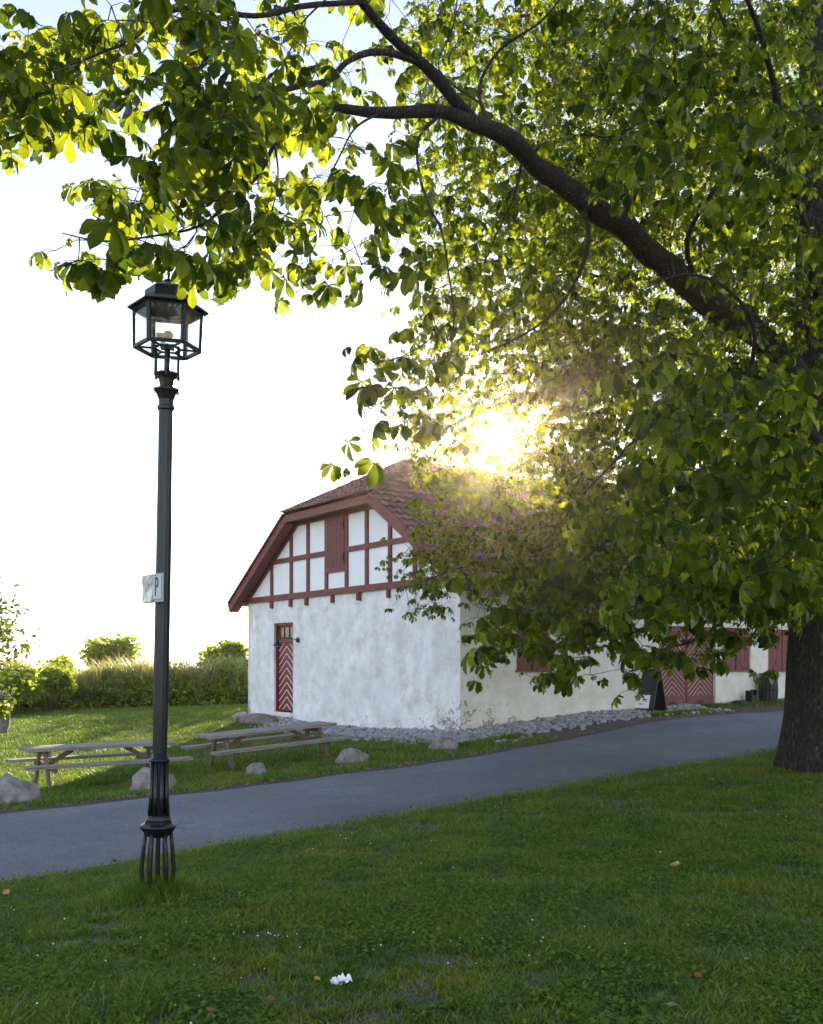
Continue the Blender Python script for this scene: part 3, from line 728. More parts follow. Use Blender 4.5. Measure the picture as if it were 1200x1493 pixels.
# rocks
def rock_mesh(seed, sub=3, sx=1, sy=1, sz=.7, amp=.28, flat=-.4):
    bm = bmesh.new(); bmesh.ops.create_icosphere(bm, subdivisions=sub, radius=1)
    for v in bm.verts:
        p = v.co.copy(); o = Vector((seed * 3.1, seed * 1.7, seed))
        d = 1 + amp * noise.noise(p * 1.1 + o) + amp * .45 * noise.noise(p * 2.6 + o) + amp * .15 * noise.noise(p * 7 + o)
        v.co = Vector((p.x * d * sx, p.y * d * sy, max(p.z * d * sz, flat)))
    me = bpy.data.meshes.new('rock'); bm.to_mesh(me); bm.free(); return me
for i, (px, py, hwp, hp, lab) in enumerate([
    (14, 1173, 33, 40, 'large grey granite boulder at the left edge of the picture beside the road'),
    (219, 1154, 32, 33, 'grey boulder right behind the lamp post in front of the first picnic table'),
    (374, 1133, 17, 20, 'small grey boulder at the leg of the picnic table nearer the barn'),
    (511, 1115, 26, 22, 'flat-topped grey boulder on the grass verge between picnic table and barn corner'),
    (647, 1095, 21, 20, 'brownish boulder at the barn corner on the end of the grass verge')]):
    p = G(px, py); sc_ = p.y / F
    me = rock_mesh(i + 2, 4, hwp * sc_ / 1.05, hwp * sc_ * .8, hp * sc_ * .86, .32, -.3 * hp * sc_)
    o = link_mesh('boulder', me, M['boulder'], None, True); o.location = p + Vector((0, hwp * sc_ * .5, .04)); o.rotation_euler = (0, 0, 0)
    tag(o, lab, 'boulder', 'boulders along the road')
# stone step
s0, _ = gab(428, 1050); s1, _ = gab(372, 1050)
me = rock_mesh(11, 4, .42, (s1 - s0) / 2.3, .22, .12, -.2); o = link_mesh('stone_step', me, M['step_stone'], None, True)
p = bw(-.45, (s0 + s1) / 2, -.02); o.location = (p.x, p.y, gz(p.x, p.y) + .04); o.rotation_euler = (0, 0, bang); tag(o, 'rough mossy stone step below the red chevron door', 'doorstep')
o = link_mesh('stone', rock_mesh(15, 3, .22, .28, .13, .3, -.1), M['rubble'], None, True)
p = bw(-.3, s1 + .35, 0); o.location = (p.x, p.y, gz(p.x, p.y) + .06); tag(o, 'pale rough stone left of the doorstep at the barn end', 'stone')

AB0 = G(945, 1042) + Vector((0, .1, 0))
# rubble strip at the wall foot
protos = []
for k in range(6):
    me = rock_mesh(40 + k, 2, 1, .8, .6, .35, -.5); a = np.zeros(len(me.vertices) * 3); me.vertices.foreach_get('co', a)
    q = np.array([p.vertices[:] for p in me.polygons]); protos.append((a.reshape(-1, 3), q))
RV = []; RF = []; n0 = 0
def add_rubble(x, y, s, z=0.0):
    global n0
    V_, Q_ = protos[random.randrange(6)]; E = np.array(Euler((random.uniform(-.5, .5), random.uniform(-.5, .5), random.uniform(0, 6.3))).to_matrix())
    RV.append((V_ * s) @ E.T + np.array([x, y, gz(x, y) + s * .3 + z])); RF.append(Q_ + n0); n0 += len(V_)
for k in range(4600):
    if k < 2300: q_ = min(abs(random.gauss(0, .45)), 1.1); p = bw(-.02 - q_, random.uniform(-.8, 7.6)); 
    else: p = bw(random.uniform(-.6, 7.6), -.02 - abs(random.gauss(0, .55)))
    if float(road_d([p.x], [p.y])[0]) < .05 or (p - AB0).length < .55: continue
    lx_, ly_ = bloc([p.x], [p.y]); dw_ = max(0, -lx_[0] if lx_[0] < 0 else 0, -ly_[0] if ly_[0] < 0 else 0)
    add_rubble(p.x, p.y, random.uniform(.03, .085), .16 * max(0, 1 - dw_ / .8) * random.random() ** .5)
o = quads('rubble', np.vstack(RV), np.vstack(RF), M['rubble']); tag(o, 'loose grey rubble stones heaped along the foot of the barn walls', 'rubble', kind='stuff')

# A-board
pa = G(945, 1042); AB = empty('sandwich_board', pa + Vector((0, .1, 0)), R(-42))
tag(AB, 'black folding sandwich board with a white notice standing by the barn gate', 'sandwich board')
hA, wA, sp_ = 1.12, .66, .38
for sg, nm in ((-1, 'front'), (1, 'back')):
    pn = MB(); a = Vector((0, sg * sp_, 0)); b = Vector((0, sg * .02, hA))
    pn.beam(a + (b - a) * .08, b, wA, .018, up=(0, sg, .3)); q = pn.build('panel', M['black_paint'], AB)
    fb = MB()
    for s2 in (-1, 1): fb.beam((s2 * wA / 2, sg * (sp_ + .004), 0), (s2 * wA / 2, sg * .024, hA + .01), .045, .035, up=(0, sg, .3))
    fb.beam((-wA / 2, sg * .03, hA), (wA / 2, sg * .03, hA), .035, .045); fb.build('frame', M['black_paint'], q)
    if sg == -1:
        u = (b - a).normalized(); nrm = Vector((0, -u.z, u.y))
        c0 = a + u * .34 + nrm * .018; pp = MB().beam(c0 - u * .17, c0 + u * .17, .44, .006, up=nrm); pq = pp.build('notice', M['paper'], q)
        tx_ = MB()
        for (ox, oz, ww, hh_) in ((-.11, .05, .10, .03), (-.12, .015, .13, .012), (.09, .05, .11, .028), (.09, .015, .12, .012), (0, -.05, .14, .01), (0, -.08, .1, .01), (-.03, .10, .2, .012)):
            c1 = c0 + u * oz + nrm * .006 + Vector((ox, 0, 0)); tx_.beam(c1 - u * hh_ / 2, c1 + u * hh_ / 2, ww, .003, up=nrm)
        tx_.build('print', M['sign_black'], pq)

# barrel bin with liner + iron bits
t0, zb = sid(1104, 1027); pb = bw(t0, -.35); pb.z = gz(pb.x, pb.y)
BR = empty('litter_barrel', pb, 0); tag(BR, 'dark wooden staved litter barrel with a grey bag folded over its rim', 'barrel')
st = MB()
for k in range(16):
    th = 2 * math.pi * k / 16; pts = []
    for z, r_ in ((0, .20), (.2, .235), (.42, .245), (.66, .23), (.84, .205)): pts.append((math.cos(th) * r_, math.sin(th) * r_, z))
    for a, b in zip(pts[:-1], pts[1:]): st.beam(a, b, .084, .03, up=(math.cos(th), math.sin(th), 0))
M['barrel'] = simple('barrel_wood', (.018, .014, .012), (.04, .032, .026), .7, 6, .5, .004)
st.build('staves', M['barrel'], BR)
for z, r_ in ((.1, .225), (.42, .262), (.74, .235)): MB().lathe([(r_, z - .02), (r_ + .006, z), (r_, z + .02)], 20, caps=False).build('hoop', M['iron'], BR)
MB().lathe([(.18, .80), (.235, .87), (.25, .86), (.245, .80), (.235, .72)], 20, caps=False).add([(-.12, -.262, .80), (.10, -.262, .82), (.02, -.275, .56), (-.02, -.275, .55)], [(0, 1, 2, 3)]).build('bin_bag', M['bag'], BR)
t0, zb = sid(1080, 1026); pb = bw(t0, -.3); pb.z = gz(pb.x, pb.y)
IB = empty('boot_scraper', pb, bang); tag(IB, 'low black iron boot scraper on the grass left of the barrel', 'boot scraper')
MB().box((0, 0, .06), (.5, .24, .12)).box((.05, 0, .2), (.26, .2, .18)).build('base', M['iron'], IB)
MB().box((-.06, 0, .34), (.04, .2, .14)).build('upright', M['iron'], IB)
MB().box((.16, 0, .35), (.04, .2, .16)).build('upright', M['iron'], IB)
t0, zb = sid(1062, 1026); pb = bw(t0, -.35); pb.z = gz(pb.x, pb.y)
o = MB().box((0, 0, .07), (.36, .3, .14)).box((0, 0, .15), (.40, .08, .04)).build('wooden_crate', M['barrel'], None, bevel=.01); o.location = pb; o.rotation_euler[2] = bang
tag(o, 'small low dark wooden crate on the ground nearest the gate', 'crate')

# ---------------------------------------------------------------- picnic tables
TH, TL = .64, 2.5
def picnic():
    T = empty('picnic_table')
    top = MB()
    for k in range(5): top.box((random.uniform(-.01, .01), (k - 2) * .145, TH - .02), (TL, .137, .05))
    tp = top.build('tabletop', M['wood_grey'], T, bevel=.004)
    for sg in (-1, 1):
        b = MB()
        for k in (0, 1): b.box((random.uniform(-.02, .02), sg * (.62 + k * .125), .40 - .02), (TL + .25, .118, .05))
        b.build('bench', M['wood_grey'], T, bevel=.004)
    for ex in (-1, 1):
        x = ex * (TL / 2 - .36)
        for sg in (-1, 1):
            MB().beam((x + ex * .05, sg * .20, TH - .05), (x + ex * .05, sg * .58, -.12), .10, .045, up=(1, 0, 0)).build('leg', M['wood_leg'], T)
        MB().box((x, 0, .335), (.045, 1.52, .10)).build('crossbeam', M['wood_leg'], T)
        MB().box((x, 0, TH - .092), (.045, .66, .10)).build('tabletop_bearer', M['wood_leg'], T)
        MB().beam((x - ex * .03, 0, .34), (x - ex * .45, 0, TH - .06), .07, .045, up=(0, 1, 0)).build('brace', M['wood_leg'], T)
    return T
T1 = picnic(); a = G(75, 1150); b = G(228, 1137)
def put_table(T, pxl, pyl, dl, pxr, pyr, dr):
    A_ = P(pxl, pyl, dl); B_ = P(pxr, pyr, dr); dx = B_ - A_; x = dx.normalized(); y = Vector((0, 0, 1)).cross(x).normalized(); z = x.cross(y)
    m_ = Matrix((x, y, z)).transposed(); T.rotation_euler = m_.to_euler(); T.location = (A_ + B_) / 2 - z * TH
    k = dx.length / TL; T.scale = (k, 1, 1)
put_table(T1, 33, 1091, 15.7, 248, 1080, 17.05)
tag(T1, 'weathered grey picnic table on sunlit grass at the left, partly behind the lamp post', 'picnic table', 'picnic tables on the grass')
T2 = dup_tree(T1); put_table(T2, 296, 1073, 17.6, 478, 1053, 19.1)
tag(T2, 'weathered grey picnic table in shade in front of the barn gable', 'picnic table')

# ---------------------------------------------------------------- street lamp
LB = P(229, 1305, 6.92); LB.z = gz(LB.x, LB.y) 
L = empty('street_lamp', LB, R(11), R(1.06)); tag(L, 'tall dark green cast-iron street lamp with hexagonal glass lantern on the near lawn', 'street lamp')
S0 = 1680 / 1680
zb0 = EYE - LB.z - 1.69  # keep heights measured from the eye line
def H(zrel): return zrel + EYE - LB.z   # height above the eye line -> above base
NB = 6
for k in range(NB):
    th = 2 * math.pi * k / NB + R(6); c, s = math.cos(th), math.sin(th)
    MB().tube([(c * .085, s * .085, .43 + .05), (c * .10, s * .10, .36), (c * .112, s * .112, .2), (c * .108, s * .108, .12), (c * .075, s * .075, .02), (c * .07, s * .07, -.05)], [.014, .0145, .0155, .0155, .013, .012], 8).build('cage_bar', M['iron'], L, True)
MB().lathe([(.0, -.08), (.11, -.08), (.115, .0), (.09, .02), (.018, .03), (.016, .44), (.05, .46)], 16).build('base_flange', M['iron'], L)
MB().lathe([(.07, .43), (.10, .46), (.132, .495), (.136, .505), (.132, .515), (.10, .53), (.10, .545)], 8, rot0=R(22.5)).build('base_collar', M['iron'], L)
MB().lathe([(.088, .54), (.090, .56), (.083, .57), (.083, .585), (.06, .59)], 20).build('base_ring', M['iron'], L, True)
for k in range(8):   # clustered lower shaft: eight slim ribs around a core
    th = 2 * math.pi * (k + .5) / 8; c, s = math.cos(th), math.sin(th)
    MB().tube([(c * .066, s * .066, .57), (c * .056, s * .056, .72), (c * .052, s * .052, .98)], [.017, .016, .015], 8).build('shaft_rib', M['iron'], L, True)
# fluted pole
top_z = H(1.83)
def flute(r0, n_=48, lobes=12, dep=.10):
    return [r0 * (1 - dep * max(0, math.cos(lobes * 2 * math.pi * k / n_)) ** 1.5) for k in range(n_)]
pv = []; zz = [.56, .98, 1.5, 2.2, 3.0, top_z]; rr_ = [.034, .050, .0545, .0535, .0525, .052]
pm = MB(); nfl = 48
for z, r_ in zip(zz, rr_):
    for k, q in enumerate(flute(r_)): th = 2 * math.pi * k / nfl; pm.v.append((q * math.cos(th), q * math.sin(th), z))
for i in range(len(zz) - 1):
    for k in range(nfl): pm.f.append((i * nfl + k, i * nfl + (k + 1) % nfl, (i + 1) * nfl + (k + 1) % nfl, (i + 1) * nfl + k))
pm.build('pole', M['iron'], L, True)
MB().lathe([(.05, .965), (.072, .972), (.076, .98), (.072, .988), (.055, 1.0), (.054, 1.03)], 24).build('pole_ring', M['iron'], L, True)
hc1 = H(1.83)
MB().lathe([(.052, hc1 - .03), (.066, hc1 - .02), (.066, hc1 + .0), (.055, hc1 + .01), (.058, hc1 + .05), (.075, hc1 + .09), (.098, hc1 + .115), (.098, hc1 + .125), (.06, hc1 + .13), (.05, hc1 + .15), (.062, hc1 + .2), (.078, hc1 + .235), (.078, hc1 + .245), (.02, hc1 + .25)], 8, rot0=R(22.5)).build('capital', M['iron'], L)
zc0 = hc1 + .21; zc1 = H(2.25)
for k in range(6):
    th = R(60 * k + 30); c, s = math.cos(th) * .092, math.sin(th) * .092
    MB().tube([(c * .8, s * .8, zc0 + .02), (c, s, zc0 + .0), (c, s, zc1 + .01)], .0085, 6).build('cage_rod', M['iron'], L)
MB().tube([(0, 0, hc1 + .2), (0, 0, zc1 + .02)], .022, 10).build('centre_tube', M['iron'], L, True)
HR = .230
hexp = lambda r_, z: [Vector((r_ * math.cos(R(60 * k)), r_ * math.sin(R(60 * k)), z)) for k in range(6)]
bf = MB(); A0 = hexp(HR, zc1); A1 = hexp(HR + .008, zc1 + .275); Ai = hexp(.095, zc1)
for k in range(6):
    bf.beam(A0[k], A0[(k + 1) % 6], .022, .022); bf.beam(A0[k], Ai[k], .014, .012); bf.beam(Ai[k], Ai[(k + 1) % 6], .014, .012)
LF = bf.build('lantern_base', M['iron'], L)
for k in range(6): MB().beam(A0[k], A1[k], .026, .022, up=A0[k] - Vector((0, 0, zc1))).build('lantern_post', M['iron'], L)
tr_ = MB()
for k in range(6): tr_.beam(A1[k], A1[(k + 1) % 6], .022, .03)
tr_.build('lantern_top_frame', M['iron'], L)
for k in range(6):
    a, b, c, d = A0[k], A0[(k + 1) % 6], A1[(k + 1) % 6], A1[k]; q = Vector(((a + b) / 2).xy.to_3d()).normalized() * -.004
    z_ = Vector((0, 0, .006)); MB().add([a + q + z_, b + q + z_, c + q - z_, d + q - z_], [(0, 1, 2, 3)]).build('glass_pane', M['glass'], L)
zt_ = zc1 + .275
rf = MB(); rf.lathe([(.285, zt_ + .0), (.287, zt_ + .008), (.235, zt_ + .045), (.19, zt_ + .068), (.168, zt_ + .075), (.166, zt_ + .135), (.15, zt_ + .15), (.09, zt_ + .175), (.05, zt_ + .20), (.045, zt_ + .215), (.02, zt_ + .225), (.0, zt_ + .226)], 6)
rf.lathe([(.285, zt_ - .001), (.24, zt_ + .02), (.0, zt_ + .04)], 6, caps=False)
RF_ = rf.build('lantern_roof', M['iron'], L)
MB().tube([(0, 0, zt_ + .2), (0, 0, zt_ + .27), (0, 0, zt_ + .33)], [.012, .009, .003], 8).build('finial', M['iron'], RF_, True)
ho = MB().tube([(-.03, 0, zc1 + .02), (-.03, 0, zc1 + .07)], .02, 10).box((0, 0, zc1 + .015), (.1, .1, .02)).tube([(-.08, 0, zc1 + .09), (-.02, 0, zc1 + .09)], .022, 12).build('bulb_holder', M['holder'], L)
MB().lathe([(.0, -.035), (.022, -.028), (.034, -.01), (.034, .01), (.022, .028), (.0, .035)], 14, (.005, -.02, zc1 + .09)).build('bulb', M['bulb'], ho, True)
# parking sign
pr = P(237, 858, 6.74); pl_ = P(208, 870, 6.98)
cx_ = (pr + pl_) / 2; ang = math.atan2((pl_ - pr).y, (pl_ - pr).x)
PS = empty('parking_sign', P(223, 858, 6.86), math.atan2((pr - pl_).y, (pr - pl_).x)); tag(PS, 'small square parking sign with black P on white clamped to the lamp post', 'parking sign')
wS = (pr - pl_).length; hS = .205
MB().box((0, 0, 0), (wS, .012, hS)).build('plate', M['sign_grey'], PS, bevel=.003)
fo = MB(); wl = wS * .52; x0 = -wS / 2 + .006
gxn = [x0 + wl * k / 4 for k in range(5)]; gzn = [-hS / 2 + .006 + (hS - .012) * k / 5 for k in range(6)]
fv = [(x, -.0075 - .006 * random.random(), z) for x in gxn for z in gzn]
fo.add(fv, [(i * 6 + j, (i + 1) * 6 + j, (i + 1) * 6 + j + 1, i * 6 + j + 1) for i in range(4) for j in range(5)]); fo.build('reflective_film', M['sign_foil'], PS)
wp = wS * .40; xc = wS / 2 - wp / 2 - .012
pnl = MB().box((xc, -.009, .002), (wp, .008, hS - .04)).build('sign_face', M['sign_white'], PS, bevel=.002)
tc = bpy.data.curves.new('letter', 'FONT'); tc.body = 'P'; tc.size = .19; tc.extrude = .001; tc.align_x = 'CENTER'; tc.align_y = 'CENTER'; tc.offset = .002
to = bpy.data.objects.new('letter_tmp', tc); COL.objects.link(to); bpy.context.view_layer.update()
tm = bpy.data.meshes.new_from_object(to); bpy.data.objects.remove(to)
lt = link_mesh('letter', tm, M['sign_black'], pnl); lt.location = (xc, -.0145, .002); lt.rotation_euler = (R(90), 0, 0); lt.scale = (.62, 1, 1)
pass
for z in (.05, -.05): MB().box((.02, .03, z), (.03, .05, .02)).build('bracket', M['sign_grey'], PS)

# ---------------------------------------------------------------- leaves machinery
def leaf_template(seed, n_leaflets=7, segs=6, droop=.9, fold=.28):
    r = np.random.default_rng(seed); V_ = []; Q_ = []; UV = []
    wprof_v = np.array([0, .12, .3, .5, .68, .82, .93, 1.0]); wprof_w = np.array([.012, .04, .095, .165, .215, .20, .10, .006])
    vs = np.linspace(0, 1, segs + 1) ** .9
    angs = {7: [-118, -78, -39, 0, 39, 78, 118], 6: [-100, -60, -20, 20, 60, 100], 5: [-105, -54, 0, 54, 105]}[n_leaflets]
    for i, a in enumerate(angs):
        a = R(a + r.normal(0, 5)); Ln = .5 * (1 - .42 * (abs(a) / R(118)) ** 1.3) * r.uniform(.92, 1.06); n0_ = len(V_)
        dr = droop * r.uniform(.75, 1.25) * (1 + .25 * abs(a)); tw = r.normal(0, .25); wv = r.uniform(0, 6)
        for v in vs:
            w_ = np.interp(v, wprof_v, wprof_w) * Ln * 1.0
            th = dr * v; rad = Ln * (np.sin(th) / dr if dr > .01 else v); zz_ = -Ln * (1 - np.cos(th)) / dr
            # spine
            for k, su in ((0, -1), (1, 0), (2, 1)):
                off = su * w_; up = -abs(su) * 0 + abs(su) * fold * w_ * 1.0 + .012 * np.sin(v * 9 + wv + su) * abs(su)
                x = rad; y = off * np.cos(tw * v); z = zz_ + up + off * np.sin(tw * v)
                V_.append((x * np.cos(a) - y * np.sin(a), x * np.sin(a) + y * np.cos(a), z)); UV.append((su * w_ / Ln, v))
        for s_ in range(segs):
            b = n0_ + 3 * s_; Q_ += [(b, b + 3, b + 4, b + 1), (b + 1, b + 4, b + 5, b + 2)]
    return np.array(V_), np.array(Q_), np.array(UV)

def batch(tmpls, pos, fwd, nrm, size, name, mat, parent):
    """place templates: local x -> fwd, z -> nrm"""
    pos = np.asarray(pos); fwd = np.asarray(fwd); nrm = np.asarray(nrm)
    z = nrm / np.linalg.norm(nrm, axis=1, keepdims=True); x = fwd - (fwd * z).sum(1, keepdims=True) * z
    x /= np.maximum(np.linalg.norm(x, axis=1, keepdims=True), 1e-6); y = np.cross(z, x)
    which = rng.integers(0, len(tmpls), len(pos)); Vs = []; Qs = []; Us = []; off = 0
    for k, (tv, tq, tu) in enumerate(tmpls):
        idx = np.where(which == k)[0]
        if len(idx) == 0: continue
        W = size[idx, None, None] * (tv[None, :, 0:1] * x[idx, None] + tv[None, :, 1:2] * y[idx, None] + tv[None, :, 2:3] * z[idx, None]) + pos[idx, None]
        Vs.append(W.reshape(-1, 3)); Qs.append((tq[None] + (np.arange(len(idx)) * len(tv))[:, None, None]).reshape(-1, 4) + off); Us.append(np.tile(tu, (len(idx), 1)))
        off += len(idx) * len(tv)
    return quads(name, np.vstack(Vs), np.vstack(Qs), mat, parent, np.vstack(Us), smooth=True)

# ---------------------------------------------------------------- the big chestnut
TB = P(1213, 1118, 13.4); TB.z = gz(TB.x, TB.y)
TR = empty('horse_chestnut', TB); tag(TR, 'huge horse chestnut with thick dark trunk at the right edge and crown filling the sky', 'tree')
Tinv = -TB
limbs = [  # px, py, distance, radius
 [(1213, 1000, 13.4, .60), (1210, 800, 13.4, .54), (1208, 640, 13.4, .48), (1200, 420, 13.5, .36), (1192, 200, 13.6, .26), (1185, -50, 13.8, .2), (1150, -350, 14, .13), (1120, -700, 14, .06)],
 [(1208, 640, 13.4, .36), (1165, 560, 13.0, .26), (1110, 500, 12.5, .20), (1030, 435, 12.0, .185), (960, 385, 11.5, .17), (900, 335, 10.9, .155), (850, 290, 10.4, .14), (800, 250, 10.0, .125), (760, 222, 9.6, .11), (715, 190, 9.25, .095), (680, 175, 9.0, .08), (640, 166, 8.8, .068), (590, 165, 8.6, .06), (540, 162, 8.4, .052), (480, 158, 8.2, .04), (420, 175, 7.9, .032), (380, 215, 7.6, .026), (330, 250, 7.3, .02), (280, 270, 7.0, .014)],
 [(690, 178, 9.1, .085), (655, 140, 8.8, .07), (625, 105, 8.6, .065), (600, 80, 8.4, .055), (565, 45, 8.1, .05), (530, 0, 7.8, .045), (490, -60, 7.4, .035), (440, -130, 7, .025)],
 [(612, 92, 8.5, .04), (575, 78, 8.2, .036), (540, 76, 8.0, .034), (505, 92, 7.8, .032), (480, 118, 7.6, .028), (430, 130, 7.3, .024), (370, 145, 7.0, .02), (300, 170, 6.6, .015)],
 [(480, 118, 7.6, .025), (440, 160, 7.3, .022), (400, 210, 7.1, .02), (380, 250, 6.9, .016), (340, 290, 6.7, .014), (290, 330, 6.4, .011), (220, 345, 6.1, .009), (150, 352, 5.9, .007), (90, 340, 5.8, .004)],
 [(530, 0, 7.8, .03), (440, 10, 7.2, .026), (370, 20, 6.8, .024), (300, 10, 6.4, .022), (245, 15, 6.1, .02), (210, 40, 6.0, .016), (190, 58, 5.9, .013), (150, 75, 5.8, .011), (100, 95, 5.7, .009), (40, 108, 5.6, .006)],
 [(340, 0, 6.7, .014), (310, 40, 6.6, .012), (285, 75, 6.5, .010), (265, 100, 6.4, .008), (230, 100, 6.2, .006)],
 [(480, -5, 7.4, .014), (440, 35, 7.2, .012), (420, 80, 7.0, .010), (385, 120, 6.8, .008)],
 [(345, 285, 6.7, .012), (300, 300, 6.5, .01), (280, 350, 6.4, .008), (235, 375, 6.2, .006), (195, 385, 6.1, .004)],
 [(400, 210, 7.1, .014), (405, 260, 7.2, .011), (390, 320, 7.2, .008), (350, 360, 7.1, .006), (315, 385, 7.1, .004)],
 [(560, 163, 8.5, .02), (520, 185, 8.2, .016), (495, 230, 8.0, .013), (470, 280, 7.9, .01), (450, 340, 7.8, .007)],
 [(640, 170, 8.8, .035), (618, 190, 8.7, .03), (608, 215, 8.6, .026), (612, 260, 8.5, .022), (625, 300, 8.5, .02), (645, 340, 8.5, .018), (655, 400, 8.4, .016), (662, 450, 8.3, .014), (660, 490, 8.2, .012), (650, 540, 8.0, .011), (600, 575, 7.7, .01), (560, 585, 7.4, .008), (525, 605, 7.2, .005)],
 [(655, 470, 8.2, .012), (620, 500, 8.0, .010), (585, 520, 7.7, .009), (550, 528, 7.4, .007), (520, 535, 7.2, .004)],
 [(850, 300, 10.4, .055), (858, 350, 10.2, .045), (845, 400, 10.1, .036), (820, 440, 10.0, .03), (790, 470, 10.0, .024), (740, 500, 9.9, .016), (690, 520, 9.8, .01)],
 [(760, 240, 9.6, .03), (748, 290, 9.7, .025), (720, 350, 9.8, .018), (700, 400, 9.9, .012)],
 [(900, 335, 10.9, .05), (930, 270, 10.8, .04), (980, 180, 10.7, .035), (985, 90, 10.6, .03), (975, 20, 10.5, .022), (960, -60, 10.4, .015)],
 [(985, 130, 10.7, .028), (930, 180, 10.4, .022), (880, 200, 10.2, .016), (830, 180, 10, .01)],
 [(1030, 435, 12.0, .07), (1000, 350, 11.4, .055), (1060, 240, 11.0, .05), (1080, 120, 10.6, .04), (1050, 20, 10.2, .03), (1000, -60, 10, .02)],
 [(715, 190, 9.25, .04), (700, 130, 9.4, .032), (730, 70, 9.6, .028), (790, 30, 9.8, .02), (830, -20, 9.9, .012)],
 [(700, 150, 9.3, .02), (640, 100, 9.6, .015), (660, 40, 9.8, .012), (670, -20, 10, .008)],
 # far side limbs
 [(1205, 600, 13.5, .25), (1100, 545, 14.5, .2), (1000, 520, 15.2, .16), (900, 540, 15.8, .12), (800, 570, 16.2, .09), (700, 600, 16.5, .06), (620, 640, 16.6, .03)],
 [(1208, 720, 13.5, .25), (1100, 700, 14.4, .18), (1000, 740, 14.8, .14), (900, 775, 15.0, .11), (800, 800, 15.2, .06), (720, 815, 15.4, .035), (650, 835, 15.6, .018), (600, 855, 15.6, .006)],
 [(1195, 330, 13.6, .2), (1080, 260, 14.6, .15), (950, 210, 15.3, .11), (820, 200, 15.8, .08), (720, 250, 16, .05), (640, 300, 16, .03)],
 [(1192, 200, 13.7, .16), (1080, 100, 14.5, .12), (950, 50, 15, .08), (800, 20, 15.2, .05), (680, 40, 15.2, .03)],
 [(1000, 520, 15.2, .08), (940, 440, 15.6, .06), (860, 400, 15.9, .04), (760, 400, 16, .025), (660, 420, 16, .012)],
 # low near limbs
 [(1208, 790, 13.2, .16), (1150, 830, 12.3, .1), (1100, 850, 11.7, .08), (1040, 880, 11.1, .06), (980, 900, 10.6, .045), (920, 925, 10.2, .018), (885, 955, 9.9, .006)],
 [(1205, 760, 13.1, .16), (1130, 700, 11.8, .11), (1050, 690, 10.8, .08), (960, 740, 10.1, .06), (880, 790, 9.6, .035), (820, 845, 9.3, .016), (785, 880, 9.2, .005)],
 [(1100, 850, 11.7, .05), (1060, 900, 11.4, .035), (1010, 935, 11.2, .025), (960, 950, 11, .018), (930, 985, 10.9, .008)],
 [(1150, 830, 12.3, .06), (1120, 890, 11.9, .035), (1090, 935, 11.7, .02), (1040, 955, 11.6, .01)],
 [(1205, 660, 13.0, .16), (1150, 590, 11.5, .11), (1090, 560, 10.3, .08), (1020, 590, 9.4, .06), (950, 620, 9.0, .04), (890, 680, 8.8, .025), (850, 720, 8.7, .01)],
 [(1200, 470, 13.2, .14), (1180, 350, 11.5, .1), (1150, 240, 10.2, .08), (1130, 130, 9.4, .06), (1100, 30, 8.8, .04), (1060, -60, 8.3, .02)],
 [(1090, 560, 10.3, .05), (1100, 480, 9.4, .04), (1060, 420, 8.8, .03), (1000, 400, 8.4, .02), (940, 420, 8.2, .01)],
]
nodes = []; nrad = []
lm = MB(); tk = MB()
def smooth_poly(pts, sub=4):
    P_ = [Vector(p) for p in pts]; out = []
    for i in range(len(P_) - 1):
        p0 = P_[max(i - 1, 0)]; p1 = P_[i]; p2 = P_[i + 1]; p3 = P_[min(i + 2, len(P_) - 1)]
        for k in range(sub):
            t = k / sub; out.append(.5 * ((2 * p1) + (-p0 + p2) * t + (2 * p0 - 5 * p1 + 4 * p2 - p3) * t * t + (-p0 + 3 * p1 - 3 * p2 + p3) * t ** 3))
    out.append(P_[-1]); return out
for li, lb in enumerate(limbs):
    kf = 1.0 if li == 0 else .86 if li == 1 else (.8 if li in (2, 3, 4, 5) else .55)
    pts = [P(a, b, d) for a, b, d, r_ in lb]; rad = [r_ * kf for *_, r_ in lb]
    if li == 0: pts = [Vector((TB.x, TB.y, TB.z - .3)), Vector((TB.x, TB.y, TB.z + .15)), Vector((TB.x, TB.y, TB.z + .6))] + pts; rad = [.74, .66, .62] + rad
    sp = smooth_poly(pts); rs = np.interp(np.linspace(0, len(pts) - 1, len(sp)), range(len(pts)), rad)
    if li == 0:
        # trunk with flare lobes and ridges
        nf = 44; vs = []
        for p, r_ in zip(sp, rs):
            h = p.z - TB.z
            for k in range(nf):
                th = 2 * math.pi * k / nf; fl = 1 + .09 * math.exp(-max(h, 0) / .45) * math.sin(5 * th + 1) + .05 * math.sin(3 * th + h) + .05 * noise.noise(Vector((math.cos(th) * 3, math.sin(th) * 3, h * 1.5)))
                vs.append((p.x + math.cos(th) * r_ * fl - TB.x, p.y + math.sin(th) * r_ * fl - TB.y, p.z - TB.z))
        m_ = len(sp); tk.add(vs, [(i * nf + k, i * nf + (k + 1) % nf, (i + 1) * nf + (k + 1) % nf, (i + 1) * nf + k) for i in range(m_ - 1) for k in range(nf)])
    else:
        wob = [p + Vector((noise.noise(p * 1.3), noise.noise(p * 1.3 + Vector((5, 5, 5))), noise.noise(p * 1.3 + Vector((9, 1, 3))))) * min(.12, r_ * .9) for p, r_ in zip(sp, rs)]
        wr = [r_ * (1 + .16 * noise.noise(p * 5)) for p, r_ in zip(sp, rs)]
        lm.tube([p - TB for p in wob], wr, 12 if rad[0] > .06 else 7)
        sp = wob
    for p, r_ in zip(sp, rs):
        if li == 0 and p.z < EYE + 1.5: continue
        nodes.append(p); nrad.append(r_)
tk.build('trunk', M['bark'], TR, True); lm.build('branches', M['bark_limb'], TR, True)

